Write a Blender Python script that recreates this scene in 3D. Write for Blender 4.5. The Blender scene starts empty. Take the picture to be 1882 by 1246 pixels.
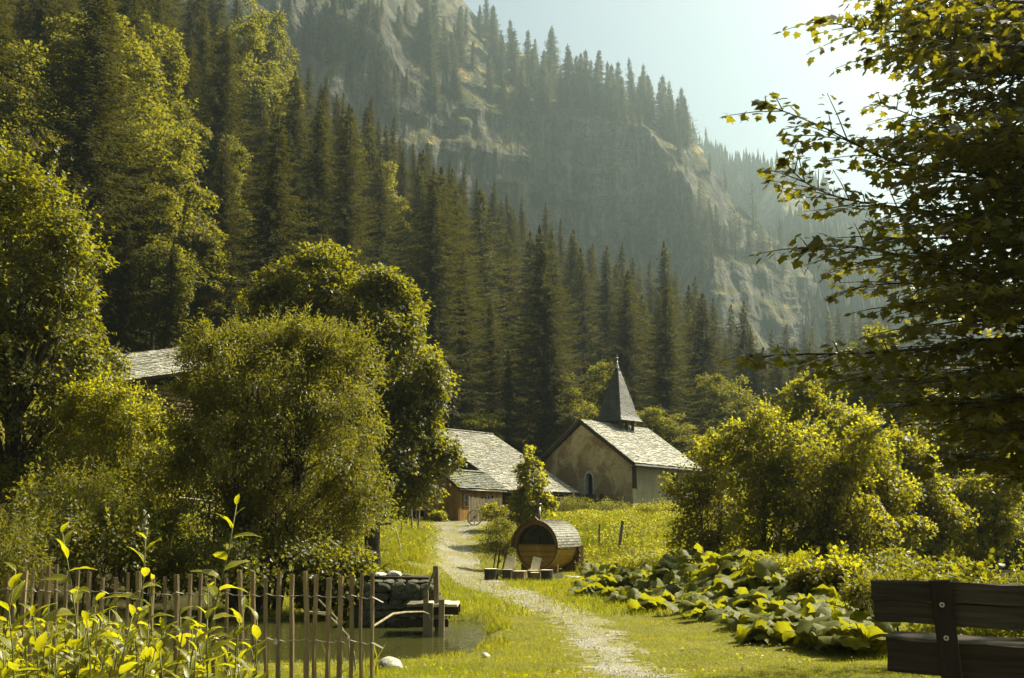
import bpy, math, random
import numpy as np
from mathutils import Vector, Matrix
from mathutils.bvhtree import BVHTree
R = math.radians
PI = math.pi
random.seed(7)
rs = np.random.RandomState(11)
SC = bpy.context.scene
COL = SC.collection

# ------------------------------------------------------------------ camera
EYE = Vector((0, 0, 1.4)); PITCH = R(10.4); F = 1829.7; CX, CY = 941, 623
cam = bpy.data.cameras.new('camera'); cam.lens = 35; cam.sensor_width = 36; cam.clip_start = .1; cam.clip_end = 8000
camo = bpy.data.objects.new('camera', cam); COL.objects.link(camo)
camo.location = EYE; camo.rotation_euler = (PI/2 + PITCH, 0, 0)
SC.camera = camo

# ------------------------------------------------------------------ sky, sun, exposure
SUN_AZ, SUN_EL = R(61), R(49)            # azimuth measured from +Y towards +X
SUNV = Vector((math.sin(SUN_AZ)*math.cos(SUN_EL), math.cos(SUN_AZ)*math.cos(SUN_EL), math.sin(SUN_EL)))
SKY_STRENGTH, SUN_STRENGTH, EXPOSURE = .070, 5.0, 1.65
HAZE = .00056
w = bpy.data.worlds.new('World'); SC.world = w; w.use_nodes = True
nt = w.node_tree; nt.nodes.clear()
sky = nt.nodes.new('ShaderNodeTexSky'); sky.sky_type = 'NISHITA'; sky.sun_disc = False
sky.sun_elevation = SUN_EL; sky.sun_rotation = SUN_AZ
sky.altitude = 900; sky.air_density = 1.0; sky.dust_density = 2.6; sky.ozone_density = .6
mul = nt.nodes.new('ShaderNodeMix'); mul.data_type = 'RGBA'; mul.blend_type = 'MULTIPLY'
mul.inputs['Factor'].default_value = 1
mul.inputs['B'].default_value = (1.0, .87, .65, 1)      # the warm film-like cast of the whole day
bg = nt.nodes.new('ShaderNodeBackground'); bg.inputs['Strength'].default_value = SKY_STRENGTH
wo = nt.nodes.new('ShaderNodeOutputWorld')
nt.links.new(sky.outputs[0], mul.inputs['A']); nt.links.new(mul.outputs['Result'], bg.inputs[0]); nt.links.new(bg.outputs[0], wo.inputs[0])
sun = bpy.data.lights.new('sun', 'SUN'); sun.energy = SUN_STRENGTH; sun.angle = R(.55); sun.color = (1, .93, .72)
suno = bpy.data.objects.new('sun', sun); COL.objects.link(suno)
suno.rotation_euler = (-SUNV).to_track_quat('-Z', 'Y').to_euler()
suno.location = (60, 60, 120)
vs = SC.view_settings; vs.view_transform = 'Standard'; vs.look = 'None'; vs.gamma = 1; vs.use_curve_mapping = False
vs.exposure = EXPOSURE
cy = SC.cycles
cy.max_bounces = 4; cy.diffuse_bounces = 2; cy.glossy_bounces = 2; cy.transmission_bounces = 3
cy.volume_bounces = 0; cy.transparent_max_bounces = 8
cy.use_denoising = True
try: cy.denoiser = 'OPENIMAGEDENOISE'
except Exception: pass
cy.sample_clamp_indirect = 4
cy.caustics_reflective = False; cy.caustics_refractive = False

# ------------------------------------------------------------------ helpers
def ray(px, py):
    u = (px-CX)/F; v = (CY-py)/F; c, s = math.cos(PITCH), math.sin(PITCH)
    return Vector((u, c-v*s, s+v*c))
def at(px, py, Y):
    d = ray(px, py); return EYE + d*(Y/d.y)
def to_px(p):
    q = Vector(p)-EYE; c, s = math.cos(PITCH), math.sin(PITCH)
    f = q.y*c+q.z*s; u = -q.y*s+q.z*c
    return CX+q.x/f*F, CY-u/f*F

def vnoise(x, y, z, seed=0):
    xi, yi, zi = np.floor(x).astype(np.int64), np.floor(y).astype(np.int64), np.floor(z).astype(np.int64)
    fx, fy, fz = x-xi, y-yi, z-zi
    fx, fy, fz = fx*fx*(3-2*fx), fy*fy*(3-2*fy), fz*fz*(3-2*fz)
    def h(a, b, c):
        n = (a*374761393 + b*668265263 + c*2147483647 + seed*974634777) & 0xffffffff
        n = ((n ^ (n >> 13))*1274126177) & 0xffffffff
        n = (n ^ (n >> 16)) & 0xffff
        return n/32767.5-1
    r = 0
    for dx in (0, 1):
        for dy in (0, 1):
            for dz in (0, 1):
                r = r + h(xi+dx, yi+dy, zi+dz)*(fx if dx else 1-fx)*(fy if dy else 1-fy)*(fz if dz else 1-fz)
    return r
def fbm(x, y, z=0., o=4, seed=0):
    x = np.asarray(x, float); y = np.asarray(y, float); z = np.asarray(z, float)+0*x
    r = 0; a = 1; t = 0
    for k in range(o):
        r = r+a*vnoise(x, y, z, seed+k); t += a; a *= .5; x = x*2.03; y = y*2.03; z = z*2.03
    return r/t
def sstep(a, b, x):
    t = np.clip((np.asarray(x, float)-a)/(b-a), 0, 1); return t*t*(3-2*t)

def mesh_arrays(name, V, Fc, mats, matidx=None, smooth=False):
    """V (n,3), Fc (m,k) all faces of k corners"""
    V = np.ascontiguousarray(V, np.float32); Fc = np.ascontiguousarray(Fc, np.int32)
    me = bpy.data.meshes.new(name)
    me.vertices.add(len(V)); me.vertices.foreach_set('co', V.ravel())
    k = Fc.shape[1]
    me.loops.add(Fc.size); me.loops.foreach_set('vertex_index', Fc.ravel())
    me.polygons.add(len(Fc)); me.polygons.foreach_set('loop_start', np.arange(0, Fc.size, k, dtype=np.int32))
    if matidx is not None: me.polygons.foreach_set('material_index', np.ascontiguousarray(matidx, np.int32))
    me.polygons.foreach_set('use_smooth', np.full(len(Fc), bool(smooth)))
    me.update(calc_edges=True)
    for m in (mats if isinstance(mats, (list, tuple)) else [mats]): me.materials.append(m)
    return me

def tag(o, label=None, cat=None, group=None, kind=None):
    if label: o['label'] = label
    if cat: o['category'] = cat
    if group: o['group'] = group
    if kind: o['kind'] = kind
    return o
def link(name, me, parent=None, loc=None, rot=None, scale=None):
    o = bpy.data.objects.new(name, me); COL.objects.link(o)
    if parent: o.parent = parent
    if loc is not None: o.location = loc
    if rot is not None: o.rotation_euler = rot
    if scale is not None: o.scale = scale
    return o
def thing(name, loc, label, cat, group=None, rz=0):
    e = link(name, None, None, loc, (0, 0, rz)); e.empty_display_size = .2
    return tag(e, label, cat, group)

class MB:
    def __init__(s): s.v = []; s.f = []; s.sm = False
    def add(s, vs_, fs):
        n = len(s.v); s.v += [tuple(v) for v in vs_]; s.f += [tuple(i+n for i in f) for f in fs]; return s
    def box(s, c, d, M=None, jit=0, bev=0):
        """centre, full size; M a 3x3 rotation about the centre; bev chamfers the long edges"""
        x, y, z = d[0]/2, d[1]/2, d[2]/2
        if bev:
            ax = max(range(3), key=lambda i: d[i]); o1, o2 = [i for i in range(3) if i != ax]
            h = [x, y, z]; b = min(bev, h[o1]*.45, h[o2]*.45)
            ring = [(-h[o1]+b, -h[o2]), (h[o1]-b, -h[o2]), (h[o1], -h[o2]+b), (h[o1], h[o2]-b), (h[o1]-b, h[o2]), (-h[o1]+b, h[o2]), (-h[o1], h[o2]-b), (-h[o1], -h[o2]+b)]
            vs_ = []
            for sg in (-1, 1):
                for a, b_ in ring:
                    p = [0, 0, 0]; p[ax] = sg*h[ax]; p[o1] = a; p[o2] = b_; vs_.append(Vector(p))
            fs = [(i, (i+1) % 8, 8+(i+1) % 8, 8+i) for i in range(8)]+[tuple(range(7, -1, -1)), tuple(range(8, 16))]
            if ax == 1: fs = [tuple(reversed(f)) for f in fs]
        else:
            vs_ = [Vector((a*x, b*y, c_*z)) for a in (-1, 1) for b in (-1, 1) for c_ in (-1, 1)]
            fs = [(0, 1, 3, 2), (4, 6, 7, 5), (0, 4, 5, 1), (2, 3, 7, 6), (0, 2, 6, 4), (1, 5, 7, 3)]
        if jit: vs_ = [v+Vector((random.uniform(-jit, jit), random.uniform(-jit, jit), random.uniform(-jit, jit))) for v in vs_]
        c = Vector(c)
        if M is not None: vs_ = [M @ v for v in vs_]
        return s.add([v+c for v in vs_], fs)
    def beam(s, a, b, w_, h_, up=(0, 0, 1), jit=0, bev=0):
        a, b = Vector(a), Vector(b); d = b-a; L = d.length; d.normalize(); up = Vector(up)
        if abs(d.dot(up)) > .98: up = Vector((0, 1, 0))
        sd = d.cross(up).normalized(); u2 = sd.cross(d)
        M = Matrix((d, -sd, u2)).transposed()
        return s.box((a+b)/2, (L, w_, h_), M, jit, bev)
    def tube(s, pts, rad, n=8, caps=True, wob=0):
        pts = [Vector(p) for p in pts]; k = len(pts)
        if not isinstance(rad, (list, tuple)): rad = [rad]*k
        vs_ = []; prev = None
        for i, p in enumerate(pts):
            t = (pts[min(i+1, k-1)]-pts[max(i-1, 0)])
            if t.length < 1e-6: t = Vector((0, 0, 1))
            t.normalize()
            a = prev if prev else (Vector((0, 0, 1)) if abs(t.z) < .9 else Vector((1, 0, 0)))
            a = (a-t*a.dot(t)).normalized(); prev = a; b = t.cross(a)
            for j in range(n):
                th = 2*PI*j/n; r = rad[i]*(1+random.uniform(-wob, wob))
                vs_.append(p+a*(r*math.cos(th))+b*(r*math.sin(th)))
        fs = [(i*n+j, i*n+(j+1) % n, (i+1)*n+(j+1) % n, (i+1)*n+j) for i in range(k-1) for j in range(n)]
        if caps: fs += [tuple(range(n-1, -1, -1)), tuple((k-1)*n+j for j in range(n))]
        return s.add(vs_, fs)
    def prism(s, poly, a, b, axis=1):
        """poly of 2-D points in the plane across axis, extruded a..b along it"""
        def P(p, t):
            q = [p[0], p[1]]; q.insert(axis, t); return q
        n = len(poly)
        vs_ = [P(p, a) for p in poly]+[P(p, b) for p in poly]
        fs = [tuple(range(n)), tuple(range(2*n-1, n-1, -1))]+[(i, i+n, (i+1) % n+n, (i+1) % n) for i in range(n)]
        return s.add(vs_, fs)
    def mesh(s, name, mats, smooth=False):
        me = bpy.data.meshes.new(name); me.from_pydata(s.v, [], s.f)
        for m in (mats if isinstance(mats, (list, tuple)) else [mats]): me.materials.append(m)
        if smooth: me.polygons.foreach_set('use_smooth', [True]*len(me.polygons))
        me.update(); return me
    def build(s, name, mats, parent=None, smooth=False, **k):
        return link(name, s.mesh(name, mats, smooth), parent, **k)

# ------------------------------------------------------------------ materials
def nodes(name):
    m = bpy.data.materials.new(name); m.use_nodes = True
    t = m.node_tree; t.nodes.clear()
    return m, t
def N(t, ty, **k):
    n = t.nodes.new(ty)
    for a, b in k.items():
        if a.startswith('_'): setattr(n, a[1:], b)
        else: n.inputs[a.replace('0', ' ')].default_value = b
    return n
def ramp(t, fac, stops, interp='LINEAR'):
    r = t.nodes.new('ShaderNodeValToRGB'); r.color_ramp.interpolation = interp
    e = r.color_ramp.elements
    while len(e) < len(stops): e.new(.5)
    for q, (p, c) in zip(e, stops): q.position = p; q.color = tuple(c)+(1,) if len(c) == 3 else c
    t.links.new(fac, r.inputs[0]); return r.outputs[0]
def mixc(t, f, a, b, mode='MIX'):
    m = t.nodes.new('ShaderNodeMix'); m.data_type = 'RGBA'; m.blend_type = mode
    for k, v in (('Factor', f), ('A', a), ('B', b)):
        if hasattr(v, 'is_linked'): t.links.new(v, m.inputs[k])
        elif k == 'Factor': m.inputs[k].default_value = v
        else: m.inputs[k].default_value = tuple(v)+(1,)
    return m.outputs['Result']
def noise(t, scale, detail=4, rough=.55, stretch=None, coord='Object', dist=0):
    tc = t.nodes.new('ShaderNodeTexCoord'); o = tc.outputs[coord]
    if stretch:
        mp = t.nodes.new('ShaderNodeMapping'); mp.inputs['Scale'].default_value = stretch
        t.links.new(o, mp.inputs[0]); o = mp.outputs[0]
    n = t.nodes.new('ShaderNodeTexNoise'); n.inputs['Scale'].default_value = scale; n.inputs['Detail'].default_value = detail
    n.inputs['Roughness'].default_value = rough; n.inputs['Distortion'].default_value = dist
    t.links.new(o, n.inputs['Vector']); return n.outputs[0]
def pbr(t, col, rough=.85, spec=.25, bump=None, bstr=.4, bdist=.02, metal=0):
    p = t.nodes.new('ShaderNodeBsdfPrincipled')
    if hasattr(col, 'is_linked'): t.links.new(col, p.inputs['Base Color'])
    else: p.inputs['Base Color'].default_value = tuple(col)+(1,)
    if hasattr(rough, 'is_linked'): t.links.new(rough, p.inputs['Roughness'])
    else: p.inputs['Roughness'].default_value = rough
    p.inputs['Specular IOR Level'].default_value = spec; p.inputs['Metallic'].default_value = metal
    if bump is not None:
        b = t.nodes.new('ShaderNodeBump'); b.inputs['Strength'].default_value = bstr; b.inputs['Distance'].default_value = bdist
        t.links.new(bump, b.inputs['Height']); t.links.new(b.outputs[0], p.inputs['Normal'])
    return p
def out(t, sh):
    o = t.nodes.new('ShaderNodeOutputMaterial'); t.links.new(sh, o.inputs[0])

def leaf_mat(name, c1, c2, tc, tr=.45, rough=.45, spec=.4, objvar=.0, patch=0, dim=.62, vein=None):
    m, t = nodes(name)
    c1, c2 = [(q[0]*.96*dim, q[1]*.93*dim, q[2]*.8*dim) for q in (c1, c2)]; tc = (tc[0]*.96, tc[1]*.93, tc[2]*.8)
    g = t.nodes.new('ShaderNodeNewGeometry')
    c = mixc(t, g.outputs['Random Per Island'], c1, c2); pf = None
    if patch:
        pf = ramp(t, noise(t, patch, 5, .65), [(.36, (0, 0, 0)), (.64, (1, 1, 1))])
        c = mixc(t, pf, [c1[0]*.62, c1[1]*.75, c1[2]*.8], c)
    vf = None
    if vein:
        tco = t.nodes.new('ShaderNodeTexCoord'); sp_ = t.nodes.new('ShaderNodeSeparateXYZ'); t.links.new(tco.outputs['Object'], sp_.inputs[0])
        def mth(op, a, b=None):
            q = t.nodes.new('ShaderNodeMath'); q.operation = op
            for i_, v_ in enumerate((a, b)):
                if v_ is None: continue
                if hasattr(v_, 'is_linked'): t.links.new(v_, q.inputs[i_])
                else: q.inputs[i_].default_value = v_
            return q.outputs[0]
        if vein == 'radial':
            an = mth('ARCTAN2', sp_.outputs[1], sp_.outputs[0]); wv_ = mth('ABSOLUTE', mth('SINE', mth('MULTIPLY', an, 5.5)))
            vf = ramp(t, wv_, [(.0, (1, 1, 1)), (.16, (0, 0, 0))])
        else:
            side_ = mth('ABSOLUTE', sp_.outputs[0]); mid_ = mth('LESS_THAN', side_, .011)
            ch = mth('ABSOLUTE', mth('SINE', mth('MULTIPLY', mth('SUBTRACT', sp_.outputs[1], mth('MULTIPLY', side_, .9)), 26.)))
            vf = mth('MAXIMUM', mid_, mth('MULTIPLY', mth('LESS_THAN', ch, .12), .5))
        c = mixc(t, vf, c, [min(1, x*2.3) for x in c2])
        blot = ramp(t, noise(t, 7, 4, .6), [(.60, (0, 0, 0)), (.68, (.7, .7, .7))]); c = mixc(t, blot, c, (.09, .055, .012))
    if objvar:
        oi = t.nodes.new('ShaderNodeObjectInfo')
        hv = t.nodes.new('ShaderNodeMapRange'); hv.inputs['To Min'].default_value = 1-objvar; hv.inputs['To Max'].default_value = 1+objvar
        t.links.new(oi.outputs['Random'], hv.inputs['Value'])
        hs = t.nodes.new('ShaderNodeHueSaturation'); t.links.new(hv.outputs[0], hs.inputs['Value']); t.links.new(c, hs.inputs['Color'])
        hh = t.nodes.new('ShaderNodeMapRange'); hh.inputs['To Min'].default_value = .485; hh.inputs['To Max'].default_value = .515
        t.links.new(oi.outputs['Random'], hh.inputs['Value']); t.links.new(hh.outputs[0], hs.inputs['Hue'])
        c = hs.outputs[0]
    p = pbr(t, c, rough, spec)
    if tr > 0:
        tl = t.nodes.new('ShaderNodeBsdfTranslucent'); tcc = mixc(t, g.outputs['Random Per Island'], tc, [x*.72 for x in tc])
        if pf is not None: tcc = mixc(t, pf, [tc[0]*.5, tc[1]*.62, tc[2]*.6], tcc)
        t.links.new(tcc, tl.inputs[0])
        mx = t.nodes.new('ShaderNodeMixShader'); mx.inputs[0].default_value = tr
        t.links.new(p.outputs[0], mx.inputs[1]); t.links.new(tl.outputs[0], mx.inputs[2]); out(t, mx.outputs[0])
    else: out(t, p.outputs[0])
    return m
M = {}
M['maple'] = leaf_mat('maple_leaf', (.075, .085, .005), (.15, .145, .009), (.44, .42, .012), .40, dim=.58)
M['fgmaple'] = leaf_mat('near_maple_leaf', (.040, .045, .004), (.07, .07, .006), (.50, .45, .014), .34, .45)
M['willow'] = leaf_mat('willow_leaf', (.085, .09, .010), (.15, .145, .018), (.46, .43, .018), .38, .48, .45, dim=.72)
M['hazel'] = leaf_mat('bush_leaf', (.09, .095, .006), (.17, .16, .010), (.55, .52, .018), .55, objvar=.15)
M['far_leaf'] = leaf_mat('hill_leaf', (.08, .088, .008), (.145, .14, .012), (.38, .36, .02), .42, .6, .2, objvar=.2)
M['spruce'] = leaf_mat('spruce_needles', (.028, .030, .005), (.085, .080, .010), (.14, .13, .009), .30, .7, .15, objvar=.45)
M['larch'] = leaf_mat('larch_needles', (.085, .085, .015), (.13, .12, .02), (.20, .19, .03), .35, .7, .2, objvar=.2)
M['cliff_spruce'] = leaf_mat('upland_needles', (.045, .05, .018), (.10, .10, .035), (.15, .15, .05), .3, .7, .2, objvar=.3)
M['dock'] = leaf_mat('shoot_leaf', (.11, .125, .006), (.18, .175, .009), (.60, .57, .015), .50, .42, .4, vein='mid', dim=.8)
M['butterbur'] = leaf_mat('butterbur_leaf', (.095, .11, .007), (.14, .145, .012), (.46, .45, .015), .42, .60, .25, vein='radial', dim=.8)
M['grass'] = leaf_mat('grass_blade', (.15, .15, .006), (.26, .24, .010), (.62, .57, .012), .45, .55, .3, patch=.7, dim=1.3)
M['tallgrass'] = leaf_mat('meadow_blade', (.14, .14, .008), (.25, .22, .015), (.60, .55, .02), .45, .6, .3, patch=.5, dim=1.15)
M['flower'] = leaf_mat('clover_head', (.6, .58, .45), (.75, .72, .6), (.5, .48, .35), .3, .7, .2)

def wood(name, c1, c2, grain=(1, 1, 12), scale=6, rough=.8, bstr=.5, bd=.01, coord='Object', crack=True):
    m, t = nodes(name)
    n = noise(t, scale, 6, .6, grain, coord)
    n2 = noise(t, scale*.35, 3, .5, None, coord)
    c = ramp(t, n, [(.3, c1), (.7, c2)])
    c = mixc(t, .35, c, ramp(t, n2, [(.35, [x*.45 for x in c1]), (.65, [min(1, x*1.25) for x in c2])]))
    oi = t.nodes.new('ShaderNodeObjectInfo')
    hv = t.nodes.new('ShaderNodeMapRange'); hv.inputs['To Min'].default_value = .78; hv.inputs['To Max'].default_value = 1.2
    t.links.new(oi.outputs['Random'], hv.inputs['Value'])
    hs = t.nodes.new('ShaderNodeHueSaturation'); t.links.new(hv.outputs[0], hs.inputs['Value']); t.links.new(c, hs.inputs['Color'])
    p = pbr(t, hs.outputs[0], rough, .25, n, bstr, bd); out(t, p.outputs[0]); return m
# grain runs along the axis with the SMALL stretch
M['wood_x'] = wood('weathered_wood_lengthwise', (.075, .062, .032), (.19, .155, .085), (.8, 14, 14), 3)
M['wood_z'] = wood('weathered_wood_upright', (.085, .070, .036), (.24, .19, .11), (14, 14, .8), 3)
M['bench'] = wood('dark_bench_wood', (.014, .011, .006), (.075, .055, .030), (.7, 12, 12), 4, bstr=.9, bd=.012)
M['bench_post'] = wood('dark_bench_post_wood', (.012, .008, .005), (.032, .021, .011), (12, 12, .8), 4)
M['picket'] = wood('split_chestnut', (.11, .075, .035), (.29, .21, .105), (16, 16, .9), 4, bstr=.9)
M['board'] = wood('barn_board', (.12, .062, .013), (.26, .145, .032), (16, 16, .6), 2.4)
M['log'] = wood('old_log', (.04, .026, .010), (.12, .082, .03), (.6, 10, 10), 2)
M['dark_wood'] = wood('dark_old_wood', (.02, .013, .006), (.05, .034, .014), (8, 8, 2), 2)
M['sauna'] = wood('varnished_spruce', (.20, .105, .012), (.34, .20, .025), (.6, 10, 10), 3, rough=.4, bstr=.2)
M['sauna_rim'] = wood('brown_rim_wood', (.10, .052, .013), (.20, .11, .028), (4, 4, 4), 3, rough=.55, bstr=.2)
M['bark'] = wood('tree_bark', (.022, .019, .011), (.07, .058, .034), (6, 6, 1.2), 4, bstr=1, bd=.03)
M['stump'] = wood('sawn_log', (.10, .07, .03), (.25, .19, .10), (9, 9, .9), 3)
M['cut'] = wood('pale_cut_wood', (.45, .38, .24), (.68, .60, .42), (3, 3, 3), 5, bstr=.2)
M['fresh_post'] = wood('orange_post_wood', (.26, .15, .02), (.42, .27, .04), (12, 12, .8), 3)

def stone(name, c1, c2, scale=3, bstr=.7, bd=.03, obj=True, moss=None):
    m, t = nodes(name)
    n = noise(t, scale, 8, .65)
    c = ramp(t, n, [(.3, c1), (.7, c2)])
    if moss: c = mixc(t, ramp(t, noise(t, scale*.4, 4), [(.48, (0, 0, 0)), (.62, (1, 1, 1))]), c, moss)
    if obj:
        oi = t.nodes.new('ShaderNodeObjectInfo')
        hv = t.nodes.new('ShaderNodeMapRange'); hv.inputs['To Min'].default_value = .7; hv.inputs['To Max'].default_value = 1.25
        t.links.new(oi.outputs['Random'], hv.inputs['Value'])
        hs = t.nodes.new('ShaderNodeHueSaturation'); t.links.new(hv.outputs[0], hs.inputs['Value']); t.links.new(c, hs.inputs['Color']); c = hs.outputs[0]
    p = pbr(t, c, .9, .2, n, bstr, bd); out(t, p.outputs[0]); return m
M['stone'] = stone('field_stone', (.035, .032, .022), (.12, .11, .075), 7, moss=(.04, .045, .010))
M['pale_stone'] = stone('pale_boulder', (.22, .20, .14), (.60, .56, .45), 9)

def slate(name, c1, c2, island=True):
    m, t = nodes(name)
    g = t.nodes.new('ShaderNodeNewGeometry')
    n = noise(t, 9, 5, .6)
    c = mixc(t, g.outputs['Random Per Island'], c1, c2)
    c = mixc(t, ramp(t, n, [(.42, (0, 0, 0)), (.62, (1, 1, 1))]), c, [x*.55 for x in c1])
    c = mixc(t, ramp(t, noise(t, .8, 4), [(.5, (0, 0, 0)), (.72, (.55, .55, .55))]), c, (.12, .11, .04))
    p = pbr(t, c, .62, .45, n, .4, .01); out(t, p.outputs[0]); return m
M['slate'] = slate('slate_shingle', (.24, .22, .17), (.54, .51, .41))
M['slate_dark'] = slate('mossy_shingle', (.07, .07, .045), (.26, .25, .17))
M['spire'] = slate('spire_shingle', (.035, .031, .019), (.075, .066, .041))

def plaster():
    m, t = nodes('old_plaster')
    big = noise(t, .55, 6, .62, dist=.6); mid = noise(t, 2.2, 6, .65); fine = noise(t, 14, 5, .6)
    c = ramp(t, mid, [(.3, (.36, .28, .12)), (.7, (.54, .44, .22))])
    bare = ramp(t, big, [(.45, (0, 0, 0)), (.55, (.9, .9, .9))])
    brick = ramp(t, fine, [(.35, (.13, .08, .03)), (.62, (.33, .22, .095))])
    c = mixc(t, bare, c, brick)
    pits = ramp(t, noise(t, 5.5, 3, .5, (1, 1, 2.2)), [(.62, (0, 0, 0)), (.70, (.8, .8, .8))])
    c = mixc(t, pits, c, (.10, .07, .035))
    # damp rising from the ground
    tc = t.nodes.new('ShaderNodeTexCoord'); sx = t.nodes.new('ShaderNodeSeparateXYZ'); t.links.new(tc.outputs['Object'], sx.inputs[0])
    ad = t.nodes.new('ShaderNodeMath'); ad.operation = 'MULTIPLY_ADD'; ad.inputs[1].default_value = 1.6; t.links.new(mid, ad.inputs[0]); t.links.new(sx.outputs[2], ad.inputs[2])
    damp = ramp(t, ad.outputs[0], [(.9, (.65, .65, .65)), (1.0, (0, 0, 0))])
    mr = t.nodes.new('ShaderNodeMapRange'); mr.inputs['From Min'].default_value = .6; mr.inputs['From Max'].default_value = 3.2; t.links.new(ad.outputs[0], mr.inputs['Value'])
    damp = ramp(t, mr.outputs[0], [(.1, (.7, .7, .7)), (.8, (0, 0, 0))])
    c = mixc(t, damp, c, (.13, .11, .06))
    p = pbr(t, c, .95, .1, fine, .6, .03); out(t, p.outputs[0]); return m
M['plaster'] = plaster()
def side_plaster():
    m, t = nodes('grey_plaster')
    c = ramp(t, noise(t, 1.2, 7, .65, (1, 1, .5)), [(.3, (.19, .165, .085)), (.7, (.33, .30, .175))])
    p = pbr(t, c, .95, .1, noise(t, 9, 5), .4, .02); out(t, p.outputs[0]); return m
M['plaster2'] = side_plaster()
def plain(name, c, rough=.7, spec=.3, metal=0, var=.3, scale=6):
    m, t = nodes(name)
    cc = ramp(t, noise(t, scale, 4), [(.3, [x*(1-var) for x in c]), (.7, [min(1, x*(1+var)) for x in c])])
    p = pbr(t, cc, rough, spec, metal=metal); out(t, p.outputs[0]); return m
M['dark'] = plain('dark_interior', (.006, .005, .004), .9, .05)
M['metal'] = plain('stovepipe_metal', (.16, .14, .10), .45, .5, .7)
M['steel'] = plain('galvanised_steel', (.42, .40, .34), .4, .5, .8)
M['wire'] = plain('fence_wire', (.35, .32, .25), .5, .5, .6)
M['black_iron'] = plain('black_iron', (.02, .018, .015), .6, .3, .5)
M['whitewash'] = plain('whitewash', (.42, .38, .27), .9, .1)
M['twig'] = plain('bare_twig', (.22, .18, .10), .8, .2)
M['stem'] = plain('green_stem', (.10, .10, .02), .6, .3)
M['shade'] = plain('lantern_shade', (.25, .22, .15), .5, .4)
def glass():
    m, t = nodes('window_glass')
    p = pbr(t, (.012, .011, .008), .06, .6); out(t, p.outputs[0]); return m
M['glass'] = glass()

def ground_mats():
    m, t = nodes('meadow_soil')
    c = ramp(t, noise(t, .9, 6, .6), [(.35, (.085, .085, .010)), (.65, (.15, .135, .018))])
    c = mixc(t, ramp(t, noise(t, 9, 5, .7), [(.45, (0, 0, 0)), (.7, (.8, .8, .8))]), c, (.19, .165, .045))
    p = pbr(t, c, .95, .1, noise(t, 25, 5, .7), .8, .05); out(t, p.outputs[0]); M['soil'] = m
    m, t = nodes('forest_floor')
    c = ramp(t, noise(t, .4, 7, .65), [(.3, (.018, .017, .006)), (.7, (.055, .048, .014))])
    p = pbr(t, c, 1, .05, noise(t, 2, 5, .7), .8, .2); out(t, p.outputs[0]); M['floor'] = m
    m, t = nodes('gravel')
    v = t.nodes.new('ShaderNodeTexVoronoi'); v.inputs['Scale'].default_value = 22
    tc = t.nodes.new('ShaderNodeTexCoord'); t.links.new(tc.outputs['Object'], v.inputs['Vector'])
    c = mixc(t, .55, ramp(t, v.outputs['Color'], [(.1, (.08, .072, .05)), (.9, (.34, .315, .25))]), (.20, .185, .14))
    c = mixc(t, ramp(t, noise(t, 1.1, 6, .65), [(.42, (0, 0, 0)), (.58, (.9, .9, .9))]), c, (.17, .15, .05))
    p = pbr(t, c, .95, .1, v.outputs['Distance'], .7, .03); out(t, p.outputs[0]); M['gravel'] = m
    m, t = nodes('pond_bed')
    c = ramp(t, noise(t, 3, 5), [(.3, (.03, .026, .012)), (.7, (.09, .075, .035))])
    p = pbr(t, c, .8, .3, noise(t, 8, 4), .6, .05); out(t, p.outputs[0]); M['bed'] = m
    # cliff: grey streaked rock, grass where it is flat enough to hold
    m, t = nodes('cliff_rock')
    n1 = noise(t, .035, 8, .62, (1, 1, .35), dist=.8); n2 = noise(t, .12, 7, .68, (1.6, 1, .25)); n3 = noise(t, .5, 6, .65)
    c = ramp(t, n1, [(.34, (.022, .022, .018)), (.50, (.075, .073, .060)), (.66, (.19, .18, .15))])
    c = mixc(t, .5, c, ramp(t, n2, [(.40, (.012, .012, .009)), (.58, (.17, .165, .13))]), 'MIX')
    c = mixc(t, ramp(t, n3, [(.35, (.6, .6, .6)), (.5, (0, 0, 0))]), c, (.025, .025, .018))
    for sc_, st_, wd_, k_ in ((.10, (1, 1, .28), .014, .8), (.055, (.5, .5, 1.9), .012, .75), (.30, (1, 1, .5), .02, .6)):
        nn = noise(t, sc_, 5, .6, st_, dist=1.2)
        c = mixc(t, ramp(t, nn, [(.5-wd_*1.6, (0, 0, 0)), (.5, (k_, k_, k_)), (.5+wd_*1.6, (0, 0, 0))]), c, (.010, .010, .008))
    streak = ramp(t, noise(t, .22, 5, .6, (1.4, 1.4, .10)), [(.52, (0, 0, 0)), (.66, (.55, .55, .55))]); c = mixc(t, streak, c, (.22, .21, .16))
    g = t.nodes.new('ShaderNodeNewGeometry'); sx = t.nodes.new('ShaderNodeSeparateXYZ'); t.links.new(g.outputs['True Normal'], sx.inputs[0])
    ad = t.nodes.new('ShaderNodeMath'); ad.operation = 'MULTIPLY_ADD'; ad.inputs[1].default_value = .45; t.links.new(n3, ad.inputs[0]); t.links.new(sx.outputs[2], ad.inputs[2])
    gr = ramp(t, n2, [(.40, (.024, .027, .010)), (.53, (.075, .070, .02)), (.66, (.26, .19, .05))])
    c = mixc(t, ramp(t, ad.outputs[0], [(.66, (0, 0, 0)), (.80, (1, 1, 1))]), c, gr)
    p = pbr(t, c, .95, .1, n3, 1.0, 2.0); out(t, p.outputs[0]); M['cliff'] = m
    m, t = nodes('far_slope')
    c = ramp(t, noise(t, .02, 7, .65), [(.4, (.05, .055, .03)), (.5, (.16, .15, .10)), (.62, (.42, .39, .31))])
    p = pbr(t, c, 1, .05, noise(t, .1, 5), 1, 3); out(t, p.outputs[0]); M['far'] = m
ground_mats()
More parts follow.
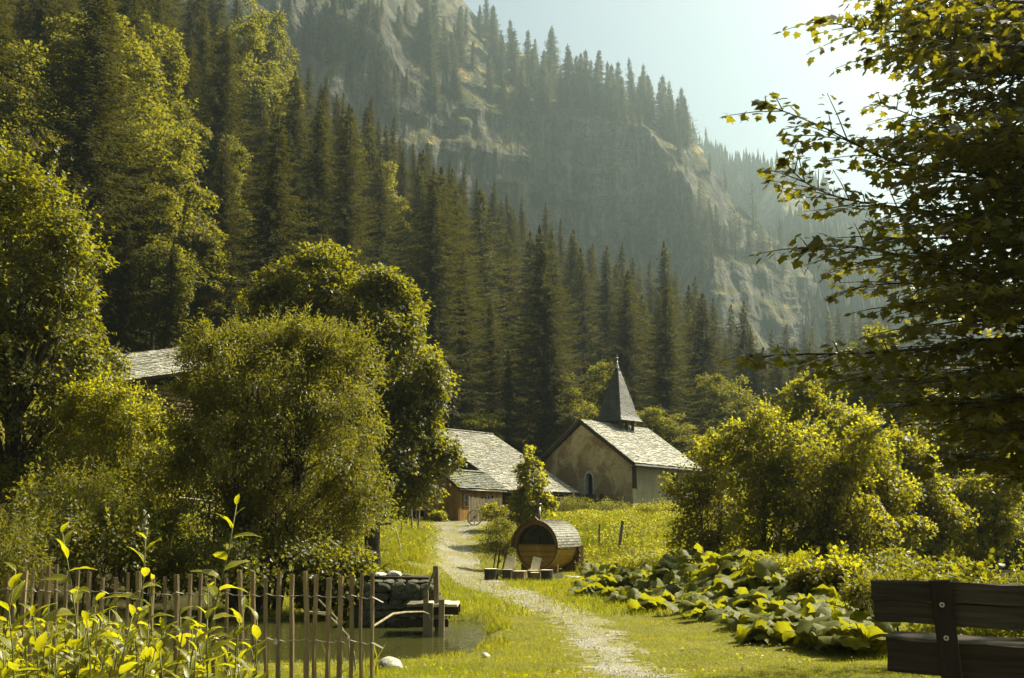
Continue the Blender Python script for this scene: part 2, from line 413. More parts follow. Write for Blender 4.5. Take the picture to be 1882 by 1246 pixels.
def water():
    m, t = nodes('pond_water')
    n = noise(t, 2.2, 3, .5, (.5, 2.2, 1)); n2 = noise(t, 9, 2, .5, (.5, 2, 1))
    ad = t.nodes.new('ShaderNodeMath'); ad.operation = 'MULTIPLY_ADD'; ad.inputs[1].default_value = .35; t.links.new(n2, ad.inputs[0]); t.links.new(n, ad.inputs[2])
    p = pbr(t, (.045, .045, .012), .05, .6, ad.outputs[0], .18, .05)
    p.inputs['IOR'].default_value = 1.33
    out(t, p.outputs[0]); return m
M['water'] = water()
M['sauna_roof'] = slate('brown_grey_shingle', (.12, .105, .07), (.24, .215, .15))
M['pebble'] = slate('path_pebble', (.11, .10, .075), (.34, .31, .25))
# ------------------------------------------------------------------ terrain
PY = [-40, 0, 8, 10, 12, 14, 20, 30, 40, 45, 50, 55, 58, 64, 75, 90, 110, 200, 400, 3000]
PZ = [.1, 0, 0, -.11, -.31, -.39, -.41, -.60, -.82, -.75, .35, 1.35, 1.5, 1.75, 2.6, 4, 6, 13, 30, 60]
def wpt(px, py, z):
    d = ray(px, py); t = (z-EYE.z)/d.z; p = EYE+d*t; return (p.x, p.y)
WATER_Z = -.46
POND = [wpt(*q, WATER_Z) for q in [(330, 1226), (500, 1230), (690, 1222), (760, 1216), (830, 1208), (868, 1192), (893, 1172), (884, 1152), (862, 1142), (800, 1140), (700, 1139), (560, 1140), (420, 1140), (300, 1146)]]
def poly_dist(x, y, P):
    """signed distance to a polygon in plan, negative inside"""
    x = np.asarray(x, float); y = np.asarray(y, float)
    d = np.full(x.shape, 1e9); ins = np.zeros(x.shape, bool)
    for i in range(len(P)):
        ax, ay = P[i]; bx, by = P[(i+1) % len(P)]
        ex, ey = bx-ax, by-ay
        t = np.clip(((x-ax)*ex+(y-ay)*ey)/(ex*ex+ey*ey), 0, 1)
        d = np.minimum(d, np.hypot(x-ax-t*ex, y-ay-t*ey))
        c = ((ay > y) != (by > y)) & (x < (bx-ax)*(y-ay)/((by-ay) if by != ay else 1e-9)+ax)
        ins ^= c
    return np.where(ins, -d, d)
def H(x, y, fine=True):
    x = np.asarray(x, float)+0*np.asarray(y, float); y = np.asarray(y, float)+0*x
    b = np.interp(y, PY, PZ)
    # grassy bank to the left of the path, willow hollow beyond it
    b = b+1.1*np.exp(-((x+5.3)/2.4)**2-((y-45)/5.)**2)
    b = b+.9*sstep(-7, -13, x)*sstep(14, 26, y)*sstep(52, 40, y)
    # right side: low bank under the shrubs
    b = b+.55*sstep(2.6, 7, x)*sstep(13, 20, y)*sstep(60, 40, y)
    # wooded slope on the left, its crest running away to the right
    s = .482*(np.minimum(y, 190)-80)+.684*(-x)-.15*np.maximum(y-190, 0)
    s = s+4*fbm(x/30, y/30, 0, 3, 5)
    s = np.minimum(s, 150+0*x)
    k = 5.
    sm = np.maximum(b, s)+k*np.log1p(np.exp(-np.abs(b-s)/k))
    sm = np.where(y > 48, sm, b+(sm-b)*sstep(-14, -30, x))
    sm = b+(sm-b)*sstep(60, 84, y+np.maximum(0, -x-6)*.9)
    # hazy wooded shoulder at the right, beyond the valley
    sm = sm+18*np.exp(-((x-190)/75)**2-((y-400)/110)**2)
    sm = sm+.05*fbm(x/1.3, y/1.3, 0, 3, 9)*sstep(200, 100, y)
    if fine:
        d = poly_dist(x, y, POND)
        sm = np.where(y < 24, sm-(sm+1.15)*sstep(.35, -1.1, d), sm)
    return sm
def h1(x, y): return float(H(np.array([x]), np.array([y]))[0])
def gnd(px, py, y0=6., y1=130.):
    """where the ray through a pixel meets the ground"""
    d = ray(px, py); Y = np.arange(y0, y1, .05); X = d.x/d.y*Y; Z = EYE.z+d.z/d.y*Y
    k = np.argmax(Z < H(X, Y)); k = k if Z[k] < H(X[k:k+1], Y[k:k+1])[0] else len(Y)-1
    return Vector((X[k], Y[k], float(H(X[k:k+1], Y[k:k+1])[0])))

PATH_L = [(1070, 1262), (1078, 1236), (1078, 1205), (1045, 1178), (1035, 1150), (985, 1125), (935, 1105), (880, 1087), (838, 1068), (812, 1045), (806, 1020), (806, 995), (808, 975), (800, 962), (785, 957)]
PATH_R = [(1250, 1262), (1195, 1228), (1165, 1200), (1142, 1172), (1110, 1140), (1058, 1122), (1010, 1104), (960, 1085), (915, 1068), (880, 1048), (868, 1020), (868, 995), (876, 975), (890, 966), (900, 961)]
PL = [tuple(gnd(*q).xy) for q in PATH_L]; PR = [tuple(gnd(*q).xy) for q in PATH_R]
BAR = (-4.6, 57.6)
def pathd(x, y):
    x = np.asarray(x, float); y = np.asarray(y, float)
    d = poly_dist(x, y, PATHP)+.5*fbm(x*1.3, y*1.1, 0, 5, 3)
    return d
PATHP = [(PL[0][0]+.1, 4.)]+PL+[(-6.5, 57.5), (-1.5, 58.5)]+PR[::-1]+[(PR[0][0]-.1, 4.)]

def grid_mesh():
    ys = np.concatenate([np.linspace(-30, 4, 16), np.arange(4.3, 24, .12), np.arange(24, 63, .2), np.geomspace(63.5, 3200, 120)])
    xs0 = np.arange(-9, 9.01, .12); g = np.geomspace(.3, 2700, 60); xs = np.concatenate([-(9+g)[::-1], xs0, 9+g])
    X, Y = np.meshgrid(xs, ys); Z = H(X.ravel(), Y.ravel())
    V = np.stack([X.ravel(), Y.ravel(), Z], 1)
    nx, ny = len(xs), len(ys); i = np.arange(nx-1)[None, :]+np.arange(ny-1)[:, None]*nx
    Fc = np.stack([i, i+1, i+1+nx, i+nx], -1).reshape(-1, 4)
    c = V[Fc].mean(1)
    d = pathd(c[:, 0], c[:, 1])+rs.uniform(-.22, .22, len(c))*sstep(3, 9, c[:, 1])
    isp = (d < 0) & (c[:, 1] < 60)
    dp = poly_dist(c[:, 0], c[:, 1], POND)
    mi = np.zeros(len(Fc), int)
    flat = H(c[:, 0], c[:, 1], False)
    mi[(c[:, 1] > 62) | ((c[:, 0] < -6) & (c[:, 1] > 21) & (c[:, 1] < 48)) | ((c[:, 0] > 5.5) & (c[:, 1] > 21))] = 1
    mi[(dp < .12) & (c[:, 1] < 24)] = 2
    def sub(sel):
        f = Fc[sel]; u, inv = np.unique(f, return_inverse=True); return V[u], inv.reshape(f.shape)
    v, f = sub(~isp); me = mesh_arrays('ground', v, f, [M['soil'], M['floor'], M['bed']], mi[~isp], True)
    tag(link('ground', me), kind='structure')
    v, f = sub(isp); me = mesh_arrays('gravel_path', v, f, [M['gravel']], None, True)
    tag(link('gravel_path', me), kind='structure')
grid_mesh()

# pond surface: a rippled sheet a little wider than the hollow
def pond():
    cx_ = sum(p[0] for p in POND)/len(POND); cy_ = sum(p[1] for p in POND)/len(POND)
    m = MB(); pts = []
    for x, y in POND:
        L = math.hypot(x-cx_, y-cy_); pts.append((cx_+(x-cx_)*(1+.5/L), cy_+(y-cy_)*(1+.5/L), WATER_Z))
    m.add(pts, [tuple(range(len(pts)))]) if False else None
    n = len(pts); m.add(pts+[(cx_, cy_, WATER_Z)], [(i, (i+1) % n, n) for i in range(n)])
    o = m.build('pond_water', M['water']); tag(o, kind='structure')
pond()

# ------------------------------------------------------------------ mountain with the cliff
MT = {}
def mountain():
    # as the eye sees it: rim of the cliff and crest above it, set out on a curved plan
    px = np.concatenate([np.arange(150, 1500, 4.5), np.arange(1500, 1545, 3)])
    rim = np.interp(px, [150, 420, 560, 640, 700, 740, 790, 900, 1000, 1100, 1180, 1240, 1285, 1350, 1420, 1500, 1545], [-520, -330, -200, -70, 70, 150, 172, 200, 212, 222, 232, 290, 405, 485, 500, 528, 610])
    cre = np.interp(px, [150, 560, 700, 800, 900, 1000, 1100, 1180, 1250, 1290, 1330, 1400, 1450, 1500, 1545], [-900, -500, -200, -60, 60, 122, 168, 205, 240, 278, 345, 420, 458, 516, 600])
    Yr = np.interp(px, [150, 500, 800, 1000, 1200, 1300, 1420, 1500, 1545], [330, 380, 425, 450, 450, 440, 455, 480, 640])
    back = np.interp(px, [150, 700, 1000, 1200, 1290, 1500, 1545], [80, 80, 75, 50, 34, 22, 20])
    rows = []
    n1, n2, n3 = 78, 40, 10
    c, s = math.cos(PITCH), math.sin(PITCH)
    def P(px_, py_, Y):
        u = (px_-CX)/F; v = (CY-py_)/F; dy = c-v*s
        return np.stack([u/dy*Y, Y+0*u, EYE.z+(s+v*c)/dy*Y], -1)
    top = P(px, rim, Yr); crest = P(px, cre, Yr+back)
    lean = np.interp(px, [150, 600, 1100, 1240, 1300, 1420, 1500], [26, 16, 12, 20, 48, 26, 10])
    base = top.copy(); base[:, 2] = 5; base[:, 1] -= lean+14; base[:, 0] -= 2
    for k in range(n1):
        t = k/(n1-1); prof = t**1.25
        p = base*(1-t)+top*t; p[:, 1] = base[:, 1]*(1-prof)+top[:, 1]*prof
        rows.append(p)
    for k in range(1, n2+1):
        t = k/n2; p = top*(1-t)+crest*t; p[:, 2] += 3*np.sin(t*PI); rows.append(p)
    for k in range(1, n3+1):
        t = k/n3; p = crest.copy(); p[:, 1] += 190*t; p[:, 2] = crest[:, 2]*(1-t)+0*t; rows.append(p)
    G = np.array(rows); ny, nx = G.shape[:2]
    V = G.reshape(-1, 3); x, y, z = V.T
    rowi = np.repeat(np.arange(ny), nx)
    face = sstep(0, 6, rowi)*sstep(n1+n2+2, n1+n2-6, rowi)
    d = 11*fbm(x/75, z/90, y/80, 4, 21)+5.5*fbm(x/17, z/34, y/20, 4, 31)+1.8*fbm(x/5, z/11, y/6, 3, 41)
    ridg = -np.abs(fbm(x/24, z/70, 3.3, 4, 51))*8-np.abs(fbm(x/7, z/40, 1.3, 3, 53))*5
    ledge = 5*np.abs(fbm(x/70, z/13, 1.7, 3, 61))
    oncl = sstep(n1+6, n1-6, rowi)
    d = d+ridg*oncl+ledge*oncl*1.4
    # an overhang worn into the lower face
    for (ppx, ppy, rr, dep) in ((1150, 420, 26, 9), (1010, 372, 20, -7), (1240, 480, 22, 8), (1420, 540, 13, 5), (690, 130, 18, -9), (880, 300, 24, -6)):
        q = P(np.array([float(ppx)]), np.array([float(ppy)]), np.array([435.]))[0]
        d = d+dep*np.exp(-((x-q[0])**2+((z-q[2])*1.5)**2)/rr**2)
    V[:, 1] += face*d*np.where(oncl > .5, 1, .5)
    V[:, 2] += face*(2.2*fbm(x/16, y/16, z/30, 4, 71)+.9*fbm(x/4, y/4, z/6, 3, 75))
    V[:, 0] += face*2.0*fbm(x/14, y/14, z/14, 3, 81)
    i = np.arange(nx-1)[None, :]+np.arange(ny-1)[:, None]*nx
    Fc = np.stack([i, i+1, i+1+nx, i+nx], -1).reshape(-1, 4)
    me = mesh_arrays('mountain', V, Fc, [M['cliff']], None, False)
    tag(link('mountain', me), kind='structure')
    MT['bvh'] = BVHTree.FromPolygons([tuple(v) for v in V], [tuple(f) for f in Fc])
mountain()
def cliff_hit(px, py):
    d = ray(px, py).normalized(); r = MT['bvh'].ray_cast(EYE, d)
    return r[0]
def far_mountain():
    px = np.arange(1000, 2240, 6.)
    cre = np.interp(px, [1000, 1180, 1270, 1300, 1340, 1400, 1430, 1500, 1600, 1650, 1750, 1880, 2000, 2240], [140, 205, 243, 272, 296, 305, 300, 345, 400, 425, 505, 612, 720, 860])
    Yc = .8*np.interp(px, [1000, 1300, 1420, 2000, 2240], [1050, 1020, 900, 860, 850])
    c, s = math.cos(PITCH), math.sin(PITCH)
    u = (px-CX)/F; v = (CY-cre)/F; dy = c-v*s
    crest = np.stack([u/dy*Yc, Yc, EYE.z+(s+v*c)/dy*Yc], -1)
    foot = crest.copy(); foot[:, 1] -= 330+.3*crest[:, 2]; foot[:, 2] = 20; foot[:, 0] *= .62
    rows = [foot*(1-t)+crest*t+np.array([0, 0, 1])*(-25*math.sin(t*PI)) for t in np.linspace(0, 1, 90)]
    rows += [np.stack([crest[:, 0], crest[:, 1]+260*t, crest[:, 2]*(1-t)+0*t], -1) for t in np.linspace(.1, 1, 8)]
    G = np.array(rows); ny, nx = G.shape[:2]; V = G.reshape(-1, 3); x, y, z = V.T
    a = sstep(0, 8, np.repeat(np.arange(ny), nx))
    crestfade = 1-.75*np.exp(-((np.repeat(np.arange(ny), nx)-89)/7.)**2)
    dz = a*crestfade*(38*fbm(x/130, y/180, 0, 5, 91)-22*np.abs(fbm(x/70, y/190, 0, 4, 95))); V[:, 2] += dz
    i = np.arange(nx-1)[None, :]+np.arange(ny-1)[:, None]*nx
    Fc = np.stack([i, i+1, i+1+nx, i+nx], -1).reshape(-1, 4)
    tag(link('distant_mountain', mesh_arrays('distant_mountain', V, Fc, [M['far']], None, True)), kind='structure')
    # woods on it, far too small to part: one mass of little pointed crowns
    tri = V[Fc]
    cen = tri.mean(1); sel = (cen[:, 0]/cen[:, 1] > .18) & (cen[:, 0]/cen[:, 1] < .6) & (np.arange(len(Fc)) < 89*(nx-1))
    dens = fbm(cen[:, 0]/60, cen[:, 1]/110, 0, 4, 99)
    sel &= dens > -.07-.25*sstep(200, 90, cen[:, 2])
    idx = rs.choice(np.nonzero(sel)[0], 6500)
    P = np.einsum('nk,nkj->nj', rs.dirichlet(np.ones(4), len(idx)), tri[idx])
    return P
FAR_P = far_mountain()
# woods across the valley at the right, beyond the foot of the cliff
def valley_points():
    y = rs.uniform(230, 620, 5500); x = y*rs.uniform(.18, .62, 5500)
    return np.stack([x, y, H(x, y)-1], 1)
def spire_mass(name, P, h0, h1_, mat, rad=.17, n=5, tiers=3):
    k = len(P); hh = rs.uniform(h0, h1_, k)*rs.uniform(.7, 1, k); rr = hh*rad*rs.uniform(.7, 1.2, k)
    Vs = []; Fs = []; off = 0
    for ti in range(tiers):
        zb = hh*(.06+.28*ti); zt = np.minimum(hh, zb+hh*.5) if ti < tiers-1 else hh
        r = rr*(1-.29*ti)
        th0 = rs.uniform(0, 6.3, k)
        ring = []
        for j in range(n):
            th = th0+2*PI*j/n; q = r*rs.uniform(.6, 1.3, k)
            ring.append(P+np.stack([q*np.cos(th), q*np.sin(th), zb-rs.uniform(0, .06, k)*hh], -1))
        tip = P+np.stack([rs.uniform(-.1, .1, k), rs.uniform(-.1, .1, k), zt], -1)
        Vs.append(np.stack(ring+[tip], 1).reshape(-1, 3))
        b = off+np.arange(k)[:, None]*(n+1)
        for j in range(n): Fs.append(np.concatenate([b+j, b+(j+1) % n, b+n], 1))
        off += k*(n+1)
    o = link(name, mesh_arrays(name, np.concatenate(Vs), np.concatenate(Fs), [mat])); tag(o, kind='stuff'); return o
spire_mass('distant_forest', FAR_P, 12, 22, M['cliff_spruce'])
spire_mass('valley_forest', valley_points(), 14, 26, M['cliff_spruce'])

# ------------------------------------------------------------------ haze over valley and mountains
def haze():
    m = MB(); x0, x1, y0, y1, z0, z1 = -2900, 2900, -60, 3300, -60, 440
    m.box(((x0+x1)/2, (y0+y1)/2, (z0+z1)/2), (x1-x0, y1-y0, z1-z0))
    mt, t = nodes('valley_haze'); v = t.nodes.new('ShaderNodeVolumePrincipled')
    v.inputs['Color'].default_value = (.72, .92, .92, 1); v.inputs['Density'].default_value = HAZE; v.inputs['Anisotropy'].default_value = .78
    o = t.nodes.new('ShaderNodeOutputMaterial'); t.links.new(v.outputs[0], o.inputs['Volume'])
    tag(m.build('haze', mt), kind='stuff')
if HAZE > 0: haze()

# ------------------------------------------------------------------ leaves
T_KITE = (np.array([(0, 0, 0), (.34, .45, .06), (0, 1, -.05), (-.34, .45, .06)], float), [(0, 1, 2), (0, 2, 3)])
T_LONG = (np.array([(0, 0, 0), (.17, .42, .05), (0, 1, -.10), (-.17, .42, .05)], float), [(0, 1, 2), (0, 2, 3)])
_mo = [(0, 0), (.30, -.10), (.52, .16), (.36, .26), (.62, .52), (.34, .56), (.30, .66), (0, 1.02), (-.30, .66), (-.34, .56), (-.62, .52), (-.36, .26), (-.52, .16), (-.30, -.10)]
T_MAPLE = (np.array([(0, .3, .04)]+[(x, y, -.16*(x*x+(y-.3)**2)*1.3) for x, y in _mo], float), [(0, i, i % 14+1) for i in range(1, 15)])
_ms = [(0, 0), (.5, .1), (.32, .4), (.55, .62), (.22, .6), (0, 1), (-.22, .6), (-.55, .62), (-.32, .4), (-.5, .1)]
T_MAPLE_S = (np.array([(x, y, -.12*abs(x)-.1*y*y) for x, y in _ms], float), [(0, 1, 2), (0, 2, 4), (2, 3, 4), (0, 4, 5), (0, 5, 6), (0, 6, 8), (6, 7, 8), (0, 8, 9)])

T_MAPLE_T = (np.array([(0, 0, 0), (.52, .30, -.10), (.22, .52, -.02), (0, 1, -.12), (-.22, .52, -.02), (-.52, .30, -.10)], float), [(0, 1, 2), (0, 2, 3), (0, 3, 4), (0, 4, 5)])
def unit(a): return a/np.maximum(1e-9, np.linalg.norm(a, axis=-1, keepdims=True))
def leaf_arrays(pos, axis, nrm, size, tmpl):
    tv, tf = tmpl; axis = unit(axis); nrm = nrm-axis*(nrm*axis).sum(-1, keepdims=True); nrm = unit(nrm); sd = np.cross(axis, nrm)
    n, k = len(pos), len(tv); size = np.asarray(size).reshape(-1, 1, 1)
    V = pos[:, None, :]+size*(tv[None, :, 0:1]*sd[:, None]+tv[None, :, 1:2]*axis[:, None]+tv[None, :, 2:3]*nrm[:, None])
    Fc = (np.arange(n)[:, None, None]*k+np.array(tf)[None]).reshape(-1, 3)
    return V.reshape(-1, 3), Fc
def rdir(n, r=rs): return unit(r.normal(size=(n, 3)))

def broadleaf(seed, height, lobes, clumps, per, leaf, clump_r, tmpl, mat, trunk_r=.2, flat=.45, upright=.8, trunk_top=None, stems=1, base_spread=.3, limb_n=70, shell=.62, shaggy=0., bark='bark', shoots=0, airy=False):
    """lobes: (cx,cy,cz,rx,ry,rz) in metres from the foot. Returns (wood mesh, foliage mesh)."""
    r = np.random.RandomState(seed); L = np.array(lobes, float)
    area = (L[:, 3]*L[:, 4]+L[:, 3]*L[:, 5]+L[:, 4]*L[:, 5]); pick = r.choice(len(L), int(clumps*1.5), p=area/area.sum())
    d = rdir(len(pick), r); rad = np.where(r.rand(len(pick)) < .8, r.uniform(.84, 1.06, len(pick)), r.uniform(shell*.6, .84, len(pick)))
    if shaggy: rad = rad*(1+shaggy*r.normal(size=len(pick)).clip(-1, 1.6))
    # bunches on the lobes: smaller knobs whose skins carry the sprays of leaves
    knobs = max(8, int(clumps/8)); kp = r.choice(len(L), knobs*2, p=area/area.sum()); kd = rdir(len(kp), r)
    kr = L[kp, 3:].mean(1)*r.uniform(.15, .38, len(kp)); K = L[kp, :3]+kd*L[kp, 3:]*r.uniform(.72, 1.04 if not shaggy else 1.1, len(kp))[:, None]
    kk = r.randint(0, len(K), len(pick)); on = r.rand(len(pick)) < .80
    C = L[pick, :3]+d*rad[:, None]*L[pick, 3:]*.86
    dk = rdir(len(pick), r); dk[:, 2] = np.where(dk[:, 2] < -.35, -dk[:, 2], dk[:, 2])
    C = np.where(on[:, None], K[kk]+dk*kr[kk][:, None]*r.uniform(.75, 1.1, (len(pick), 1))*[1, 1, .8], C)
    d = np.where(on[:, None], dk, d); pick = np.where(on, kp[kk], pick)
    deep = np.zeros(len(C))
    for q in L: deep = np.maximum(deep, 1-np.sqrt((((C-q[:3])/q[3:])**2).sum(1)))
    if airy:
        C = L[pick, :3]+rdir(len(pick), r)*(r.rand(len(pick), 1)**.42)*L[pick, 3:]; deep = deep*0
    keep = (deep < .36) & (C[:, 2] > .15*0+.1)
    C, pick, d = C[keep][:clumps], pick[keep][:clumps], d[keep][:clumps]
    ctr = L[:, :3].mean(0)
    outw = unit((C-L[pick, :3])*.7+(C-ctr)*.3)
    n = len(C); cs = r.uniform(.6, 1.25, n)*clump_r
    # each clump is a tilted spray: leaves spread in a flat disc that droops outwards
    ci = np.repeat(np.arange(n), per); k = len(ci)
    th = r.uniform(0, 2*PI, k); rr = np.sqrt(r.rand(k))
    tilt = unit(outw*.55+np.array([0, 0, upright])+.25*r.normal(size=(n, 3)))
    e1 = unit(np.cross(tilt, r.normal(size=(n, 3)))); e2 = np.cross(tilt, e1)
    P = C[ci]+cs[ci][:, None]*(e1[ci]*(rr*np.cos(th))[:, None]+e2[ci]*(rr*np.sin(th))[:, None]+tilt[ci]*(r.normal(size=k)*flat*.5-.25*rr*rr)[:, None])
    ax = unit(P-C[ci]+.5*r.normal(size=(k, 3))*cs[ci][:, None]+outw[ci]*.35*cs[ci][:, None]); ax[:, 2] -= .25
    nm = tilt[ci]+.55*r.normal(size=(k, 3))
    if shoots:
        sc_ = outw[:, 2]+.5*outw[:, 0]+r.normal(size=n)*.35; si_ = np.argsort(-sc_)[:shoots]
        m_ = 11; q_ = np.tile(np.linspace(.1, 1, m_), len(si_)); bi = np.repeat(si_, m_)
        dr = unit(outw[si_]*.55+np.array([0, 0, 1.])+.35*r.normal(size=(len(si_), 3))); dr = np.repeat(dr, m_, 0); ln = np.repeat(r.uniform(.5, 1.25, len(si_)), m_)*clump_r*2.1
        PS = C[bi]+dr*(q_*ln)[:, None]; AS = unit(rdir(len(bi), r)+dr*.8); NS = rdir(len(bi), r)+dr*.6
        P = np.concatenate([P, PS]); ax = np.concatenate([ax, AS]); nm = np.concatenate([nm, NS]); k = len(P)
    V, Fc = leaf_arrays(P, ax, nm, leaf*r.uniform(.65, 1.25, k), tmpl)
    V[:, 2] = np.maximum(V[:, 2], .02)
    fol = mesh_arrays('foliage', V, Fc, [mat])
    w_ = MB(); top = trunk_top or height*.55
    rr_ = random.Random(seed); tops = []
    for si in range(stems):
        a = 2*PI*si/max(1, stems)+rr_.uniform(-.5, .5); q = base_spread*(stems > 1)
        tx, ty = (ctr[0], ctr[1]) if stems == 1 else (ctr[0]+math.cos(a)*L[:, 3].max()*.45, ctr[1]+math.sin(a)*L[:, 4].max()*.45)
        pts = [(q*math.cos(a)*.4, q*math.sin(a)*.4, -.4)]+[((q*math.cos(a)*.4)*(1-t)+tx*t+rr_.uniform(-.1, .1)*height*.05, (q*math.sin(a)*.4)*(1-t)+ty*t, top*t**.9) for t in (.02, .25, .5, .75, 1)]
        w_.tube(pts, [trunk_r*1.5, trunk_r*1.15, trunk_r*.9, trunk_r*.75, trunk_r*.55, trunk_r*.3], 7); tops.append(pts)
    for q in range(min(limb_n, n)):
        c_ = Vector(C[r.randint(n)]); pts = rr_.choice(tops); tt = min(5, max(2, 1+int(5*min(1, max(.2, c_.z/height*.8)))))
        s_ = Vector(pts[tt]);
        if s_.z > c_.z: s_ = Vector(pts[max(2, tt-1)])
        mid = (s_+c_)/2+Vector((rr_.uniform(-.1, .1), rr_.uniform(-.1, .1), .04))*(c_-s_).length
        w_.tube([s_, mid, c_], [trunk_r*.28, trunk_r*.16, trunk_r*.05], 4, False)
    return w_.mesh('trunk', M[bark], True), fol

def conifer(seed, Ht=22., Rb=3.2, whorl=.42, nb=6, twig=.5, droop=.35, mat='spruce', start=.1, ragged=.25, dens=1., thin=.16, pts_up=.12, skirt=.9, hang=1.):
    r = np.random.RandomState(seed); P = []; A = []; Nn = []; S = []
    br = MB(); z = Ht*start; lean = r.normal(size=2)*.012*Ht
    while z < Ht*.985:
        t = z/Ht; L0 = Rb*((1-t)**skirt)*(1-.15*math.exp(-((t-start)/.06)))+.12
        n_ = max(3, int(round(nb*r.uniform(.75, 1.25)*(1 if t < .8 else .7))))
        for j in range(n_):
            th = 2*PI*(j+r.rand())/n_; L = L0*r.uniform(1-ragged*1.8, 1+ragged*1.1)*(1+.16*math.sin(3*th+z*1.3+seed))
            if r.rand() < .06: L *= .5
            dr = droop*(1-t*.6)*r.uniform(.6, 1.4)
            dx, dy = math.cos(th), math.sin(th)
            m = max(3, int(L/(twig*.34)*dens))
            s = (np.arange(m)+r.rand(m))/m; s = s**.8
            x0 = lean[0]*t*t; y0 = lean[1]*t*t
            zz = z-dr*L*np.sin(s*1.9)*.8+pts_up*L*s**3
            base = np.stack([x0+dx*s*L, y0+dy*s*L, zz], 1)
            for side in (-1, 1, 0):
                f = r.uniform(.6, 1.25, m)*twig*(1-.55*s)*(1.15 if side else .9*hang)
                sd = np.array([-dy*side, dx*side, 0]); ax = np.array([dx, dy, 0])*.75+sd*.85+np.array([0, 0, -.35 if side else -.9])+.25*r.normal(size=(m, 3))
                P.append(base+r.normal(size=(m, 3))*.05); A.append(ax); Nn.append(np.tile([dx*.2, dy*.2, 1.], (m, 1))+.45*r.normal(size=(m, 3))); S.append(f)
            if t < .9 and r.rand() < .35: br.tube([(x0, y0, z), (x0+dx*L*.5, y0+dy*L*.5, z-dr*L*.62), (x0+dx*L*.8, y0+dy*L*.8, z-dr*L*.8)], [.035, .025, .01], 3, False)
        z += whorl*r.uniform(.7, 1.3)*(1-.35*t)
    P.append(np.array([[lean[0], lean[1], Ht*.97]]*3)); A.append(np.array([(0, 0, 1.), (.1, .1, 1), (-.1, 0, 1)])); Nn.append(np.array([(1., 0, 0), (0, 1, 0), (1, 1, 0)])); S.append(np.array([Ht*.05]*3))
    tm = (np.array([(0, 0, 0), (thin, .45, .03), (0, 1, -.04), (-thin, .45, .03)], float), [(0, 1, 2), (0, 2, 3)])
    V, Fc = leaf_arrays(np.concatenate(P), np.concatenate(A), np.concatenate(Nn), np.concatenate(S), tm)
    fol = mesh_arrays('crown', V, Fc, [M[mat]])
    br.tube([(0, 0, -1.5), (0, 0, 0), (lean[0]*.25, lean[1]*.25, Ht*.5), (lean[0], lean[1], Ht*.99)], [Ht*.017, Ht*.0145, Ht*.009, .02], 7)
    return br.mesh('trunk', M['bark'], True), fol, Ht

SPR = [conifer(100+i, 22+i % 3, 4.6+.5*(i % 4), skirt=[.9, .7, .8][i % 3], ragged=.22+.05*(i % 3), droop=.32+.08*(i % 3)) for i in range(6)]
SPR_BIG = [conifer(150+i, 25, 5.6, skirt=.78, whorl=.40, nb=8, twig=.44, thin=.13, dens=1.1, ragged=.3, droop=.42) for i in range(3)]
CSPR = [conifer(200+i, 21, 4.2+.4*i, whorl=.7, nb=6, twig=.85, thin=.2, mat='cliff_spruce', ragged=.32, droop=.3) for i in range(4)]
CLAR = [conifer(230+i, 20, 2.9, whorl=1.0, nb=5, twig=.95, thin=.13, mat='cliff_spruce', ragged=.5, droop=.1, start=.22, skirt=.6, dens=.75) for i in range(3)]
LAR = [conifer(260+i, 22, 3.6, whorl=.5, nb=6, twig=.42, thin=.14, mat='larch', ragged=.38, droop=.22, start=.12, skirt=.75, hang=1.5, dens=1.15) for i in range(3)]
COUNT = {}
def plant(kind, variant, loc, scale, label, cat='tree', group=None, rz=None, wide=1., names=('trunk', 'crown')):
    e = thing(kind, loc, label, cat, group, random.uniform(0, 6.28) if rz is None else rz)
    e.scale = (scale*wide, scale*wide, scale); e.rotation_euler.x = random.gauss(0, .018); e.rotation_euler.y = random.gauss(0, .018)
    link(names[0], variant[0], e); link(names[1], variant[1], e); COUNT[kind] = COUNT.get(kind, 0)+1
    return e
def by_top(kind, vs_, px, pytop, Y, label, wide=1., group=None, minh=3, rz=None):
    t = at(px, pytop, Y); z = h1(t.x, t.y); v = vs_ if isinstance(vs_, tuple) else random.choice(vs_)
    return plant(kind, v, (t.x, t.y, z-.2), max(minh, t.z-z)/v[2], label, group=group, wide=wide, rz=rz)

SIL = ([-200, 330, 345, 430, 505, 545, 600, 640, 680, 720, 735, 790, 825, 850, 905, 960, 1003, 1055, 1130, 1160, 1275, 1310, 1400, 1500, 1620],
       [-500, -200, -60, -10, 95, 85, 135, 180, 180, 215, 250, 265, 290, 300, 335, 362, 378, 425, 455, 470, 508, 550, 600, 610, 640])
def sil(px): return float(np.interp(px, *SIL))

# ---- trees that can be told apart in the forest edge
G1 = 'spruces along the forest skyline'
sky_tips = [(355, -40, 150), (400, -30, 160), (448, -20, 165), (478, 25, 168), (505, 90, 170), (545, 82, 168), (572, 120, 172), (600, 133, 175), (628, 170, 175), (680, 178, 172), (720, 212, 174), (735, 250, 176), (762, 262, 177), (790, 258, 176), (825, 290, 178), (850, 300, 178), (876, 322, 178), (905, 333, 178), (932, 352, 178), (960, 360, 180), (1003, 374, 178), (1030, 402, 178), (1055, 422, 160), (1088, 445, 170), (1132, 448, 160), (1160, 470, 165), (1192, 480, 170), (1245, 500, 172), (1275, 508, 165), (1312, 548, 160), (1335, 560, 170), (1412, 606, 170), (1440, 596, 190)]
for i, (px, py, Y) in enumerate(sky_tips):
    by_top('spruce_tree', SPR, px, py, Y, 'spruce tip in the skyline of the wooded slope, %s' % (['near the top edge', 'before the rocky terraces', 'below the upper cliff', 'before the middle of the cliff', 'before the lower cliff'][min(4, int((px-355)/220))]), group=G1, wide=random.uniform(.85, 1.1))
